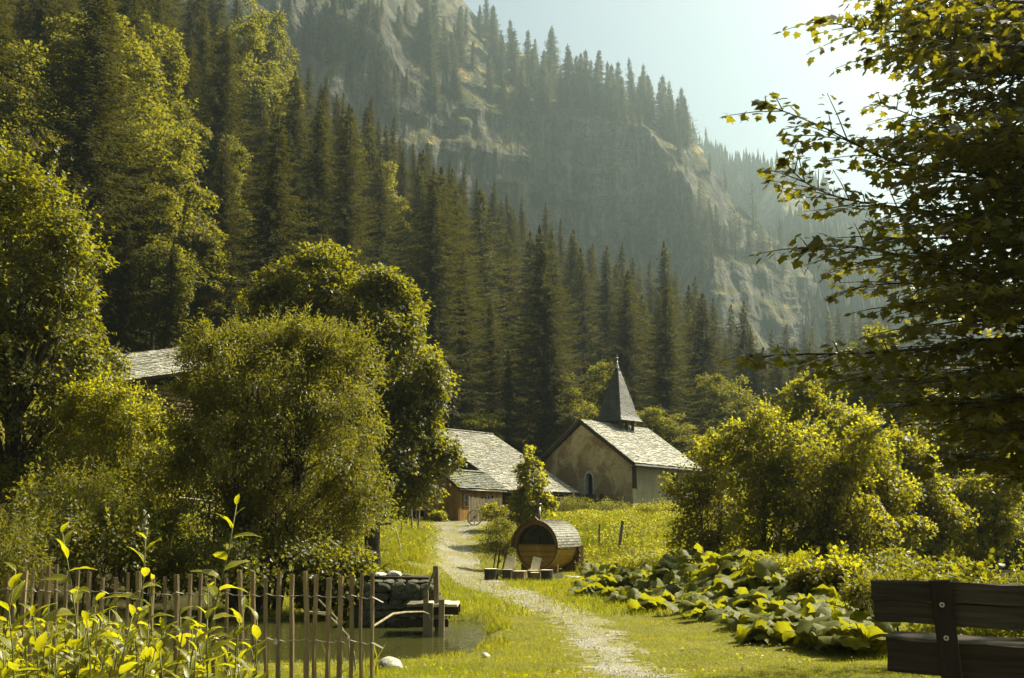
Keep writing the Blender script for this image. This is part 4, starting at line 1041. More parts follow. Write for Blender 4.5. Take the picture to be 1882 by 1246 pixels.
    for i in range(n):
        x0, x1 = xs[i]+.008, xs[i+1]-.008; xm = (x0+x1)/2; zt_ = Ee-.12
        hit = any(abs(xm-wx) < ww*.8 for wx, ww in wins)
        jy = random.uniform(-.012, .012)
        if hit:
            MB().box((xm, fy+jy, (.75-.6)/2), (x1-x0, .03, 1.35)).build('board', M['board'], t)
            MB().box((xm, fy+jy, (zt_+1.38)/2), (x1-x0, .03, zt_-1.38)).build('board', M['board'], t)
        else: MB().box((xm, fy+jy, (zt_-.6)/2), (x1-x0, .03, zt_+.6)).build('board', M['board'], t)
    for wx, ww in wins:
        wn = MB().box((wx, fy-.03, 1.05), (ww*1.9, .06, .08)).box((wx, fy-.03, 1.40), (ww*1.9, .06, .07)).box((wx-ww*.9, fy-.03, 1.06), (.07, .06, .74)).box((wx+ww*.9, fy-.03, 1.06), (.07, .06, .74)).box((wx, fy-.025, .72), (ww*1.9, .08, .07)).build('window', M['board'], t)
        MB().box((wx, fy+.04, 1.06), (ww*1.8, .02, .68)).build('pane', M['glass'], wn)
        MB().box((wx, fy-.01, 1.06), (.04, .03, .62)).build('glazing_bar', M['stump'], wn)
    MB().box((-La/2, 1.5, -.1), (La-.5, 2.4, 1)).build('foundation', M['stone'], t)
    MB().tube([(-La-.05, -.13, Ee-.1), (-.1, -.13, Ee-.12)], .045, 6).tube([(-1.9, -.13, Ee-.1), (-1.9, .08, Ee-.35), (-1.9, .1, .2)], .035, 6).build('gutter', M['metal'], lr, True)
    # porch rail beam running on to the right, with posts
    MB().tube([(L-3.6, -.35, Ee-.42), (L+2.6, -.55, Ee-.55)], .07, 6).build('rail_beam', M['log'], t, True)
    for x in (L-1.2, L-.4, L+2.3): MB().box((x, -.4, .55), (.2, .2, 2.3)).build('porch_post', M['log'], t)
    for i in range(6): MB().box((L-2.4, -.1, -.2+.3*i), (2.2, .1, .24), jit=.01).build('wall_plank', M['log'], t)
    return t
BARN = barn()

# ---- upright slatted screen before the lean-to
def screen():
    a = at(861, 950, 55.6); b = at(921, 950, 57.6); d = (b-a); L = math.hypot(d.x, d.y); rz = math.atan2(d.y, d.x)
    z = h1(a.x, a.y)
    t = thing('slat_screen', (a.x, a.y, z), 'greenish grey screen of upright slats standing before the lean-to', 'screen', None, rz)
    n = 22
    for i in range(n):
        hh = 1.45-.10*math.sin(i/n*PI)+random.uniform(-.03, .03)
        MB().box(((i+.5)*L/n, 0, hh/2-.1), (L/n*.78, .025, hh+.1)).build('slat', M['wood_z'], t)
    MB().box((L/2, .04, .35), (L, .04, .08)).build('rail', M['wood_x'], t); MB().box((L/2, .04, 1.1), (L, .04, .08)).build('rail', M['wood_x'], t)
screen()

# ---- hut half hidden in the trees at the left
def hut():
    a = at(345, 682, 52.2); b = at(243, 703, 50)
    d = Vector((b.x-a.x, b.y-a.y, 0)); L = d.length; rz = math.atan2(-d.y, -d.x)
    ze = a.z; z0 = h1(b.x, b.y)-.3; z0 = min(z0, ze-3.2)
    t = thing('slate_roofed_hut', (b.x, b.y, z0), 'dark timber hut with a grey slate roof peeping out between the big left trees', 'hut', None, rz)
    e = b.z-z0; wv = 3.6; rs_ = 1.6; q_ = (a.z-b.z)*1.3
    A = (-.6, wv, e+rs_); B = (L+1.3, wv, e+rs_+q_); C_ = (L+1.3, 0, e+q_); D = (-.6, 0, e)
    rf = slab((A, B, C_, D), .14, 'roof', M['dark_wood'], t); shingles((A, B, C_, D), .2, .3, M['slate'], seed=8, parent=rf, ragged=.08)
    c2 = (L+1.3, 2*wv, e+q_); d2 = (-.6, 2*wv, e)
    r2 = slab((B, A, d2, c2), .14, 'roof', M['dark_wood'], t); shingles((A, B, c2, d2), .3, .4, M['slate'], seed=9, parent=r2)
    for i in range(int((e-.1)/.26)+1):
        MB().tube([(-.6, .7, .1+.26*i), (L+.8, .7, .1+.26*i)], .14, 7, wob=.03).build('wall_log', M['log'], t, True)
    MB().box((-.7, wv, e/2), (.12, 2*wv-1.5, e)).build('end_wall', M['dark_wood'], t)
    MB().prism([(.75, 0), (.75, e), (wv, e+rs_-.15), (2*wv-.75, e), (2*wv-.75, 0)], L+.7, L+.85, 0).build('end_wall', M['dark_wood'], t)
    # taller gable behind at the left
    gx = -1.35
    p = [(-1.75, e+1.3), (-.1, e+3.05), (1.75, e+1.3), (1.75, e-.4), (-1.75, e-.4)]
    m = MB(); m.prism([(q[0]+gx, q[1]) for q in p], wv+.3, wv+.5, 1); m.build('dormer', M['dark_wood'], t)
    r3 = MB(); r3.beam((gx-.1, wv+.4, e+3.12), (gx+2.1, wv+.4, e+.98), .9, .07).build('dormer_roof', M['dark_wood'], t)
    MB().beam((gx-.1, wv+.4, e+3.12), (gx-2.1, wv+.4, e+.98), .9, .07).build('dormer_roof', M['dark_wood'], t)
    MB().beam((gx-.1, wv-.12, e+3.1), (gx+2.1, wv-.12, e+.98), .05, .14).beam((gx-.1, wv-.12, e+3.1), (gx-2.1, wv-.12, e+.98), .05, .14).build('verge_board', M['wood_x'], t)
hut()

# ------------------------------------------------------------------ barrel sauna
def sauna():
    Y = 43.; c = at(986, 1004, Y); gz = h1(c.x, Y+.5)
    phi = R(27); rz = PI/2-phi            # local x = barrel axis, going back to the right
    t = thing('barrel_sauna', (c.x, c.y, gz), 'round wooden barrel sauna with dark half moon window and curved shingle roof', 'sauna', None, rz)
    Rr = 1.0; cz = c.z-gz; L = 2.1
    # staves all round
    n = 44; m = MB()
    for i in range(n):
        a0 = 2*PI*i/n+.006; a1 = 2*PI*(i+1)/n-.006; ri = Rr-.045+random.uniform(-.003, .003); ro = Rr+random.uniform(-.003, .003)
        V_ = [(x, r_*math.cos(a), cz+r_*math.sin(a)) for x in (0, L) for r_ in (ri, ro) for a in (a0, a1)]
        m.add(V_, [(0, 1, 3, 2), (4, 6, 7, 5), (2, 3, 7, 6), (0, 4, 5, 1), (0, 2, 6, 4), (1, 5, 7, 3)])
    o = m.build('staves', M['sauna'], t); o['kind'] = 'stuff'
    for x in (.35, 1.05, 1.75):
        MB().tube([(x, (Rr+.008)*math.cos(a), cz+(Rr+.008)*math.sin(a)) for a in np.linspace(0, 2*PI, 49)], .012, 4, False).build('hoop', M['steel'], t)
    # front: rim ring, planks below, dark glass above
    def ring(x0, x1, r0, r1, a0, a1, k=40):
        mm = MB(); V_ = []
        for i in range(k+1):
            a = a0+(a1-a0)*i/k
            for (x, r_) in ((x0, r0), (x0, r1), (x1, r1), (x1, r0)): V_.append((x, r_*math.cos(a), cz+r_*math.sin(a)))
        fs = [(4*i+j, 4*i+(j+1) % 4, 4*i+4+(j+1) % 4, 4*i+4+j) for i in range(k) for j in range(4)]+[(0, 1, 2, 3), (4*k+3, 4*k+2, 4*k+1, 4*k)]
        return mm.add(V_, fs)
    ring(.05, .12, Rr-.10, Rr-.04, PI, 2*PI).build('lower_rim', M['sauna_rim'], t)
    ring(-.10, .10, Rr-.11, Rr+.03, -.10, PI+.10).build('upper_rim', M['sauna_rim'], t)
    nb = 9; z_ = cz-Rr+.05
    hz = cz+.06; ph = (hz-z_)/nb
    for i in range(nb):
        za, zb = z_+i*ph+.006, z_+(i+1)*ph-.004
        def hw(z): return math.sqrt(max(.01, (Rr-.06)**2-(z-cz)**2))
        V_ = [(x, s*hw(z), z) for x in (.10, .14) for z in (za, zb) for s in (-1, 1)]
        MB().add(V_, [(0, 1, 3, 2), (4, 6, 7, 5), (0, 4, 5, 1), (2, 3, 7, 6), (0, 2, 6, 4), (1, 5, 7, 3)]).build('front_plank', M['sauna'], t)
    gl = MB(); k = 24; r_ = Rr-.08; V_ = [(.16, r_*math.cos(a), cz+r_*math.sin(a)) for a in np.linspace(.06, PI-.06, k)]
    gl.add(V_, [tuple(range(k))]); g = gl.build('half_moon_window', M['glass'], t)
    MB().box((.14, 0, cz+.5), (.04, .05, .84)).build('mullion', M['dark_wood'], g); MB().box((.125, 0, hz+.012), (.06, 1.78, .05)).build('sill', M['sauna_rim'], g)
    MB().add([(L-.05, r_*math.cos(a), cz+r_*math.sin(a)) for a in np.linspace(0, 2*PI, 32)[:-1]], [tuple(range(31))]).build('back_wall', M['sauna'], t)
    # curved roof: felt and small shingles, from the front rim to behind
    rfm = ring(-.22, L+.12, Rr+.05, Rr+.085, -.02, PI+.02, 40); rf = rfm.build('roof_shell', M['sauna_rim'], t)
    sh = MB(); rr_ = random.Random(3); na, nx = 30, 15
    for i in range(na):
        for j in range(nx+1):
            a0 = PI*i/na; a1 = PI*(i+1)/na
            # overlap towards the eaves on both sides
            if i < na/2: a0, a1 = a0-.03, a1
            else: a0, a1 = a0, a1+.03
            w_ = (L+.36)/nx; x0 = -.23+w_*(j-(.5 if i % 2 else 0)); x1 = x0+w_*.95; x0 = max(x0, -.24); x1 = min(x1, L+.14)
            if x1 <= x0: continue
            ra, rb = (Rr+.115, Rr+.09) if i < na/2 else (Rr+.09, Rr+.115)
            dr = rr_.uniform(-.006, .006)
            V_ = [(x, (r2+dr)*math.cos(a), cz+(r2+dr)*math.sin(a)) for x in (x0, x1) for a, r2 in ((a0, ra), (a1, rb))]+[(x, (Rr+.08)*math.cos(a), cz+(Rr+.08)*math.sin(a)) for x in (x0, x1) for a in (a0 if i < na/2 else a1,)]
            e_ = (0, 2, 5, 4) if i < na/2 else (1, 4, 5, 3)
            sh.add(V_, [(0, 1, 3, 2), e_])
    o = sh.build('shingles', M['sauna_roof'], rf); o['kind'] = 'stuff'
    # little peak where the front arcs meet
    MB().prism([(-.3, cz+Rr-.02), (0, cz+Rr+.24), (.3, cz+Rr-.02)], -.16, -.09, 0).build('peak', M['sauna_rim'], t)
    # cradles
    for x in (.3, L-.3):
        MB().prism([(-.85, 0-.05), (.85, -.05), (.85, .42), (.5, .16), (0, cz-Rr-.03), (-.5, .16), (-.85, .42)], x-.05, x+.05, 0).build('cradle', M['sauna_rim'], t)
    # stove pipe
    pp = MB().tube([(1.2, .45, cz+Rr-.25), (1.2, .45, cz+Rr+.72)], .085, 12).build('stovepipe', M['metal'], t, True)
    MB().tube([(1.2, .45, cz+Rr+.72), (1.2, .45, cz+Rr+.82)], [.12, .12], 12).build('pipe_cap', M['metal'], pp, True)
    return t, c, gz, rz
SAUNA, SC_, SGZ, SRZ = sauna()

def log_block(name, px, pyb, Y, d, h, label, cat='log stool', mat='stump', extra=None, dark=False, wob=.05, group=None):
    p = at(px, pyb, Y); z = h1(p.x, Y)
    t = thing(name, (p.x, Y, z), label, cat, group, random.uniform(0, 3))
    k = 12; rr_ = [d/2*random.uniform(1-wob, 1+wob) for _ in range(k)]
    m = MB(); V_ = []
    for zz, f in ((-.05, 1.03), (h*.5, .98), (h, 1.)):
        V_ += [(rr_[j]*f*math.cos(2*PI*j/k), rr_[j]*f*math.sin(2*PI*j/k), zz) for j in range(k)]
    m.add(V_, [(i*k+j, i*k+(j+1) % k, (i+1)*k+(j+1) % k, (i+1)*k+j) for i in range(2) for j in range(k)])
    m.build('bark', M['bark'] if dark else M['stump'], t)
    m = MB(); m.add([(rr_[j]*.99*math.cos(2*PI*j/k), rr_[j]*.99*math.sin(2*PI*j/k), h+.004) for j in range(k)], [tuple(range(k))]); m.build('cut_top', M['cut'], t)
    return t, z
Ys = 39.0
G2 = 'log seats before the sauna'
log_block('log_stool', 903, 1061, Ys, .52, .42, 'dark barked log stool, leftmost in front of the sauna', dark=True, group=G2)
log_block('log_stool', 955, 1064, Ys-.4, .56, .36, 'broad pale log stool in front of the sauna, right of the log chair', group=G2)
log_block('log_stool', 983, 1063, Ys-.3, .38, .32, 'small round log stool before the low table of the sauna', group=G2)
log_block('log_stool', 1005, 1064, Ys-.3, .48, .42, 'dark squarish log stool nearest the sauna right side', dark=True, group=G2)
def log_chair(px, Y, label, lean, h=.4):
    t, z = log_block('log_chair', px, 1060, Y, .42, h, label, 'chair', dark=True, group=G2)
    t.rotation_euler.z = 0
    # backrest slab split from the trunk, leaning back, its bare face up to the sun
    Mx = Matrix.Rotation(lean, 3, 'Y') @ Matrix.Rotation(R(-14), 3, 'X')
    MB().box((.10*(1 if lean > 0 else -1), .24, h+.22), (.34, .06, .54), Mx, jit=.02).build('backrest', M['cut'], t)
    MB().beam((.2*(1 if lean > 0 else -1), .30, h+.45), (.3*(1 if lean > 0 else -1), .62, 0), .05, .05).build('brace', M['stump'], t)
log_chair(933, Ys, 'log chair with a pale slab backrest, left of the two', R(10))
log_chair(980, Ys+1.1, 'log chair with a pale slab backrest, right of the two', R(14), .36)
# low trestle table
def trestle():
    p = at(917, 1058, Ys+.1); z = h1(p.x, Ys)
    t = thing('trestle_table', (p.x, Ys+.1, z), 'small low table on crossed legs between the leftmost stool and the log chair', 'table')
    MB().box((0, 0, .36), (.62, .35, .04)).build('table_top', M['wood_x'], t)
    for y in (-.13, .13):
        MB().beam((-.27, y, 0), (.25, y, .34), .04, .04).build('leg', M['stump'], t); MB().beam((.27, y+.01, 0), (-.25, y+.01, .34), .04, .04).build('leg', M['stump'], t)
    p = at(972, 1050, Ys+.6); z = h1(p.x, Ys+.6)
    t = thing('low_table', (p.x, Ys+.6, z), 'thin dark plank table among the log seats before the sauna', 'table')
    MB().box((0, 0, .33), (.95, .4, .05)).build('table_top', M['wood_x'], t)
    for x in (-.36, .36): MB().box((x, 0, .15), (.1, .28, .32)).build('leg', M['stump'], t)
    p = at(1027, 1058, Ys+.5); z = h1(p.x, Ys+.5)
    o = MB().box((0, 0, .12), (.34, .05, .24), Matrix.Rotation(R(-20), 3, 'X')).build('plank_offcut', M['cut']); o.location = (p.x, Ys+.5, z); tag(o, 'pale offcut board leaning in the grass right of the log seats', 'board')
    for i, (px, py, s) in enumerate([(1048, 1052, .22), (1060, 1051, .28), (1068, 1053, .2)]):
        p = at(px, py, Ys+2.4-i*.5); z = h1(p.x, p.y)
        o = rock((p.x, p.y, z), s, M['pale_stone'], seed=40+i, flat=.3); o.name = 'flat_stone'
        tag(o, ['flat pale stone by the sauna, left one of three', 'flat pale stone by the sauna, middle one of three', 'flat pale stone by the sauna, right one of three'][i], 'stone', 'flat stones by the sauna')
def rock(loc, s, mat, seed=0, flat=.6, parent=None, name='boulder', sub=2):
    import bmesh
    bm = bmesh.new(); bmesh.ops.create_icosphere(bm, subdivisions=sub, radius=1)
    r = random.Random(seed); off = Vector((r.random()*9, r.random()*9, r.random()*9))
    sc = Vector((s*r.uniform(.8, 1.3), s*r.uniform(.7, 1.1), s*flat))
    pl = [Vector((r.gauss(0, 1), r.gauss(0, 1), r.gauss(0, .7))).normalized() for _ in range(9)]
    for v in bm.verts:
        p = v.co.copy()
        for q in pl:
            dd = p.dot(q)
            if dd > .72: p -= q*(dd-.72)*.9
        q = v.co*1.7+off; f = 1+.12*float(vnoise(np.array([q.x]), np.array([q.y]), np.array([q.z]))[0])
        v.co = Vector((p.x*sc.x*f, p.y*sc.y*f, p.z*sc.z*f))
    me = bpy.data.meshes.new(name); bm.to_mesh(me); bm.free(); me.materials.append(mat)
    return link(name, me, parent, loc)
trestle()
# tall orange post at the right end of the sauna, with stacked firewood behind it
p = at(1070, 1050, 41.5); z = h1(p.x, p.y)
tag(MB().box((0, 0, .6), (.14, .14, 1.3), bev=.01).build('upright_post', M['fresh_post'], loc=(p.x, p.y, z)), 'square orange wooden post at the right end of the barrel sauna', 'post')
def firewood():
    p = at(1062, 1048, 44.6); z = h1(p.x, p.y)
    t = thing('firewood_stack', (p.x-.2, p.y, z), 'reddish stack of split firewood behind the right end of the sauna', 'firewood', None, SRZ+PI/2)
    me = MB().tube([(0, -.2, 0), (0, .2, 0)], .055, 6).mesh('billet', M['sauna_rim'])
    for i in range(8):
        for j in range(11):
            o = link('billet', me, t, (-.35+.105*i+(.05 if j % 2 else 0), random.uniform(-.03, .03), .06+.1*j)); o.rotation_euler = (0, random.uniform(0, 3), 0)
firewood()

# ------------------------------------------------------------------ fences, posts and the bench
def leaning_post(px, pyb, Y, h, tilt, rad, label, brace=False, name='wooden_post'):
    p = at(px, pyb, Y); z = h1(p.x, Y); t = thing(name, (p.x, Y, z), label, 'post')
    MB().tube([(0, 0, -.2), (tilt*.5*h, 0, h*.5), (tilt*h, 0, h)], [rad, rad*.95, rad*.85], 8, wob=.06).build('shaft', M['wood_z'], t)
    if brace: MB().tube([(.35, .1, -.1), (.05, .02, h*.42)], [rad*.7, rad*.5], 7).build('brace', M['wood_z'], t)
leaning_post(1137, 1012, 47, 1.55, .14, .085, 'leaning grey post with a short brace in the meadow below the chapel', True)
leaning_post(1101, 1005, 48, 1.3, .03, .05, 'thin dark upright post in the meadow left of the leaning one')
def plank_fence():
    a = at(1075, 1048, 38.); b = at(1132, 1078, 31.)
    t = thing('plank_fence', (a.x, a.y, h1(a.x, a.y)), 'short fence of two grey planks running from the sauna into the big leaves', 'fence')
    ga = h1(a.x, a.y); gb = h1(b.x, b.y); o = Vector((a.x, a.y, ga))
    for zz in (.52, .2):
        A_ = Vector((a.x, a.y, ga+zz+.08))-o; B_ = Vector((b.x, b.y, gb+zz+.02))-o
        mid = (A_+B_)/2+Vector((0, 0, -.05))
        MB().beam(A_, mid, .05, .17, jit=.004).beam(mid, B_, .05, .17, jit=.004).build('plank', M['wood_x'], t)
    for f in (.03, .5, .97):
        q = Vector((a.x, a.y, 0)).lerp(Vector((b.x, b.y, 0)), f); gz = h1(q.x, q.y)-ga
        MB().box((q.x-a.x+.05, q.y-a.y+.06, gz+.3), (.09, .09, .9)).build('post', M['wood_z'], t)
plank_fence()

def picket_fence():
    Yf = lambda px: float(np.interp(px, [-40, 200, 688], [10.4, 9.9, 9.25]))
    a = at(-30, 1200, Yf(-30)); t = thing('paling_fence', (a.x, a.y, 0), 'fence of rough upright split pickets held by twisted wire in front of the pond', 'fence')
    o = Vector((a.x, a.y, 0))
    # px of top, y of top, px of foot, width in photo pixels
    top = [(-22, 1052, -26, 8), (16, 1055, 10, 8), (27, 1062, 22, 7), (47, 1049, 43, 8), (61, 1047, 58, 7), (78, 1045, 66, 8), (90, 1040, 86, 8), (104, 1037, 101, 7), (122, 1049, 121, 7), (144, 1047, 141, 8), (165, 1051, 160, 7), (189, 1062, 182, 8), (213, 1061, 206, 7), (236, 1052, 230, 7), (255, 1050, 259, 9), (281, 1060, 276, 8), (303, 1060, 302, 7), (325, 1056, 328, 9), (350, 1055, 345, 6), (370, 1054, 371, 7), (394, 1062, 396, 7), (417, 1062, 416, 7), (441, 1048, 448, 9), (465, 1050, 472, 8), (488, 1062, 494, 8), (514, 1051, 515, 9), (537, 1055, 539, 8), (562, 1050, 564, 10), (582, 1056, 581, 7), (605, 1062, 604, 8), (627, 1059, 624, 8), (647, 1056, 645, 8), (665, 1055, 667, 6), (685, 1053, 684, 7)]
    pts1, pts2 = [], []
    for i, (px, py, pf, w_) in enumerate(top):
        Y = Yf(px)+random.uniform(-.04, .04); T = at(px, py, Y); B_ = at(pf, 1222, Y); gz = h1(B_.x, Y)-.12; B_.z = gz
        hw = w_/F*Y/2*random.uniform(.78, 1.05); n = 5; m = MB(); V_ = []
        bend = random.uniform(-.012, .012); tw = random.uniform(-.3, .3)
        for k in range(n+1):
            f = k/n; c = B_.lerp(T, f)-o+Vector((bend*math.sin(f*PI)+random.uniform(-.003, .003), 0, 0))
            for j in range(6):
                an = tw+2*PI*j/6; q = hw*(1.15 if j in (0, 3) else .85)*random.uniform(.88, 1.12)
                V_.append((c.x+q*math.cos(an), c.y+q*math.sin(an)*.8, c.z))
        m.add(V_, [(k*6+j, k*6+(j+1) % 6, k*6+6+(j+1) % 6, k*6+6+j) for k in range(n) for j in range(6)]+[tuple(n*6+j for j in range(6))])
        m.build('picket', M['picket'], t)
        H_ = T.z-gz
        for fr, lst in ((.80, pts1), (.38, pts2)):
            c = B_.lerp(T, fr)-o; lst.append((c.x, c.y, .80*.92 if fr > .5 else .34))
    for lst in (pts1, pts2):
        for s in (-1, 1):
            P = []
            for i, (x, y, z) in enumerate(lst):
                P.append((x, y+.022*s*(1 if i % 2 else -1), z+.012*math.sin(i*1.9)))
                if i < len(lst)-1:
                    x2, y2, z2 = lst[i+1]; P.append(((x+x2)/2, (y+y2)/2, (z+z2)/2-.014+.008*math.sin(i*2.7)))
            P.append((P[-1][0]+.10, P[-1][1], P[-1][2]-.05))
            MB().tube(P, .0035, 4, False).build('wire', M['wire'], t)
    bx, by, bz = pts2[24]
    tag(MB().tube([(0, 0, -.03), (0, 0, -.015), (0, 0, .015), (0, 0, .03)], [.012, .024, .024, .010], 8).build('white_insulator', M['whitewash'], loc=(o.x+bx+.09, o.y+by-.03, bz-.02)), 'small white round bulb hanging on the lower fence wire', 'insulator')
picket_fence()

def bench():
    # seen from behind: planks run to the right, slightly away
    Y0, Y1 = 4.75, 4.45
    rz = math.atan2(at(1882, 1100, Y1).y-at(1603, 1100, Y0).y, at(1882, 1100, Y1).x-at(1603, 1100, Y0).x)
    # top edge: (1603,1067) -> (1882,1078); lower edge of back: (1607,1138) -> (1882,1157)
    A = at(1603, 1067, Y0); t = thing('wooden_bench', (A.x, A.y, h1(A.x, A.y)), 'dark wooden bench seen from behind, thick plank seat and upright post, at lower right', 'bench', None, rz)
    z0 = h1(A.x, A.y); zt = A.z-z0; L = 1.9
    ph = (71/F)*Y0*1.0
    def rough(name, c, d, seed, mat, j=.004):
        r = random.Random(seed); n = 14; m = MB(); V_ = []; x0 = c[0]-d[0]/2
        prof = [(-1, -1), (-.2, -1.0), (.9, -1), (1, -.9), (1, .1), (1, .92), (.9, 1), (0, 1.0), (-.9, 1), (-1, .9), (-1, 0), (-1, -.9)]
        for i in range(n+1):
            x = x0+d[0]*i/n
            for a, b in prof: V_.append((x+(r.uniform(-.006, .006) if i in (0, n) else 0), c[1]+a*d[1]/2+r.uniform(-j, j), c[2]+b*d[2]/2+r.uniform(-j, j)+.004*math.sin(x*5+seed)))
        k = len(prof)
        m.add(V_, [(i*k+q, i*k+(q+1) % k, (i+1)*k+(q+1) % k, (i+1)*k+q) for i in range(n) for q in range(k)]+[tuple(range(k-1, -1, -1)), tuple(n*k+q for q in range(k))])
        return m.build(name, M[mat], t)
    h1_ = ph*.485; h2_ = ph*.51
    rough('backrest_plank', (L/2, 0, zt-h1_/2), (L, .045, h1_), 1, 'bench'); rough('backrest_plank', (L/2+.004, .004, zt-ph+h2_/2), (L, .045, h2_), 2, 'bench')
    zs = at(1612, 1176, Y0).z-z0
    rough('seat_beam', (L/2+.02, .24, zs-.07), (L-.02, .30, .15), 3, 'bench', .006)
    for x, w_ in ((.295, .085), (L-.35, .085)):
        top = Vector((x, -.045, zt+.012)); bot = Vector((x+.055, .02, -.1))
        p = MB().beam(bot, top, .05, w_, up=(1, 0, 0), bev=.008).build('back_post', M['bench_post'], t)
        for f, r_ in ((.915, .0115), (.80, .0115), (.65, .007)):
            q = bot.lerp(top, f); bl = MB().tube([(q.x, q.y-.027, q.z), (q.x, q.y-.032, q.z)], [r_, r_*.9], 14).build('bolt', M['steel'], p)
            MB().tube([(q.x, q.y-.0322, q.z), (q.x, q.y-.034, q.z)], r_*.45, 8).build('bolt_end', M['black_iron'], bl)
        MB().box((x+.05, .26, (zs-.15)/2-.05), (.12, .22, zs-.05), jit=.004).build('leg', M['bench_post'], t)
bench()

# ------------------------------------------------------------------ pond side
def pond_side():
    # masonry block at the far bank: every visible stone a piece
    Y = 18.6; a = at(668, 1130, Y); b = at(782, 1130, Y); zt = at(720, 1072, Y).z; zb = WATER_Z-.15
    t = thing('stone_abutment', (a.x, Y, zb), 'low dark drystone wall at the far edge of the pond', 'stone wall')
    W = b.x-a.x; Hh = zt-zb
    MB().box((W/2, .75, Hh/2-.05), (W-.12, 1.3, Hh-.1)).build('core', M['dark'], t)
    vars_ = [rock((0, 0, 0), 1, M['stone'], seed=60+i, flat=.75, parent=None, name='stone', sub=2) for i in range(9)]
    mes = [o.data for o in vars_]
    for o in vars_: bpy.data.objects.remove(o)
    z = .07; r = random.Random(2)
    while z < Hh-.02:
        x = -.02; hrow = r.uniform(.07, .17)
        while x < W:
            w_ = r.uniform(.10, .34); s = link('stone', r.choice(mes), t, (x+w_/2, .08+r.uniform(-.025, .025), z+r.uniform(-.02, .02))); s.scale = (w_*.60, .10, hrow*.92); s.rotation_euler = (r.uniform(-.2, .2), r.uniform(-.15, .15), r.choice((0, PI))+r.uniform(-.2, .2)); x += w_*.93
        y = .2
        while y < 1.3:
            w_ = r.uniform(.14, .26); s = link('stone', r.choice(mes), t, (W-.03+r.uniform(-.03, .03), y, z)); s.scale = (.12, w_*.52, hrow*.75); y += w_*.93
        z += hrow*.88
    for i in range(5):
        s = link('capstone', mes[i], t, (.12+i*W/5+.05, .35, Hh+.01)); s.scale = (W/9, .4, .055); s.rotation_euler.z = r.uniform(-.1, .1)
    # rubble to its right
    for i, (px, py, s_) in enumerate([(795, 1112, .13), (780, 1090, .17), (790, 1098, .12), (770, 1082, .14), (786, 1120, .12), (800, 1090, .10), (808, 1101, .12)]):
        p = at(px, py, 18.9); o = rock((p.x, p.y, max(h1(p.x, p.y), p.z)-.02), s_, M['stone'], seed=80+i, parent=None, name='rubble_stone')
        tag(o, ['loose grey stone right of the pond wall, near the foot of the steps'][0], 'stone', 'rubble right of the pond wall')
    # stacked timber beams with flat stones on top behind the wall
    t2 = thing('timber_trough', (at(720, 1062, 20.2).x, 20.2, zb), 'dark squared timbers stacked behind the pond wall with pale stones lying on top', 'timber stack')
    zz = at(720, 1064, 20.2).z-zb
    MB().box((-.25, 0, zz-.20), (1.5, .5, .16), jit=.01).build('timber', M['dark_wood'], t2); MB().box((.28, -.1, zz-.03), (.95, .45, .17), jit=.01).build('timber', M['dark_wood'], t2)
    MB().box((-.5, .1, zz-.03), (.5, .4, .15), jit=.01).build('timber', M['dark_wood'], t2)
    MB().box((-.1, .05, (zz-.3)/2), (1.3, .6, zz-.3)).build('footing', M['stone'], t2)
    for i, (x, s_) in enumerate([(-.42, .13), (-.2, .16), (.05, .17), (.3, .12), (-.05, .1)]):
        p = at(720, 1050, 20.2); o = rock((p.x+x, 20.2-.05*(i % 2), zb+zz+.06+.02*(i % 3)+(.05 if i > 3 else 0)), s_, M['pale_stone'] if i in (1, 2) else M['stone'], seed=90+i, flat=.42, name='slab_stone')
        tag(o, ['dark leftmost flat stone lying on the stacked timbers by the pond', 'pale flat stone second from the left on the stacked timbers', 'largest pale flat stone in the middle of the stacked timbers', 'dark rightmost flat stone on the stacked timbers', 'small dark stone on top of the others on the stacked timbers'][i], 'stone', 'stones on the timber stack')
    # handrail and plank landing
    Yr = 17.4; p = at(803, 1140, Yr)
    t3 = thing('plank_landing', (p.x, Yr, WATER_Z), 'narrow plank landing with one slanting handrail on the far bank of the pond', 'footbridge')
    o3 = Vector((p.x, Yr, WATER_Z))
    T = at(801, 1040, Yr)-o3; B_ = at(806, 1142, Yr)-o3; B_.z = -.3
    MB().beam(B_, T, .09, .10, up=(0, 1, 0), bev=.01).build('tall_post', M['wood_z'], t3)
    T2 = at(783, 1086, Yr-.2)-o3; B2 = Vector((T2.x, T2.y, -.3)); MB().beam(B2, T2, .08, .08, up=(0, 1, 0)).build('post', M['wood_z'], t3)
    MB().beam(at(779, 1098, Yr-.24)-o3, at(801, 1044, Yr-.07)-o3, .04, .12, up=(0, 1, 0)).build('handrail', M['wood_x'], t3)
    for px, pt in ((791, 1108), (812, 1101)):
        T4 = at(px, pt, Yr-.35)-o3; MB().beam((T4.x, T4.y, -.4), T4, .09, .09, up=(0, 1, 0)).build('pile', M['wood_z'], t3)
    zd = at(790, 1112, Yr).z-WATER_Z
    for i in range(5): MB().box((-.42+.17*i, .25, zd+.008*(i % 2)), (.175, .75, .045), jit=.004).build('deck_plank', M['cut' if i in (2, 3, 4) else 'wood_x'], t3)
    MB().box((-.08, -.02, zd-.09), (.9, .08, .13)).build('bearer', M['dark_wood'], t3); MB().box((-.08, .5, zd-.09), (.9, .08, .13)).build('bearer', M['dark_wood'], t3)
    MB().box((-.25, -.08, zd-.29), (.9, .06, .12)).build('cross_plank', M['dark_wood'], t3)
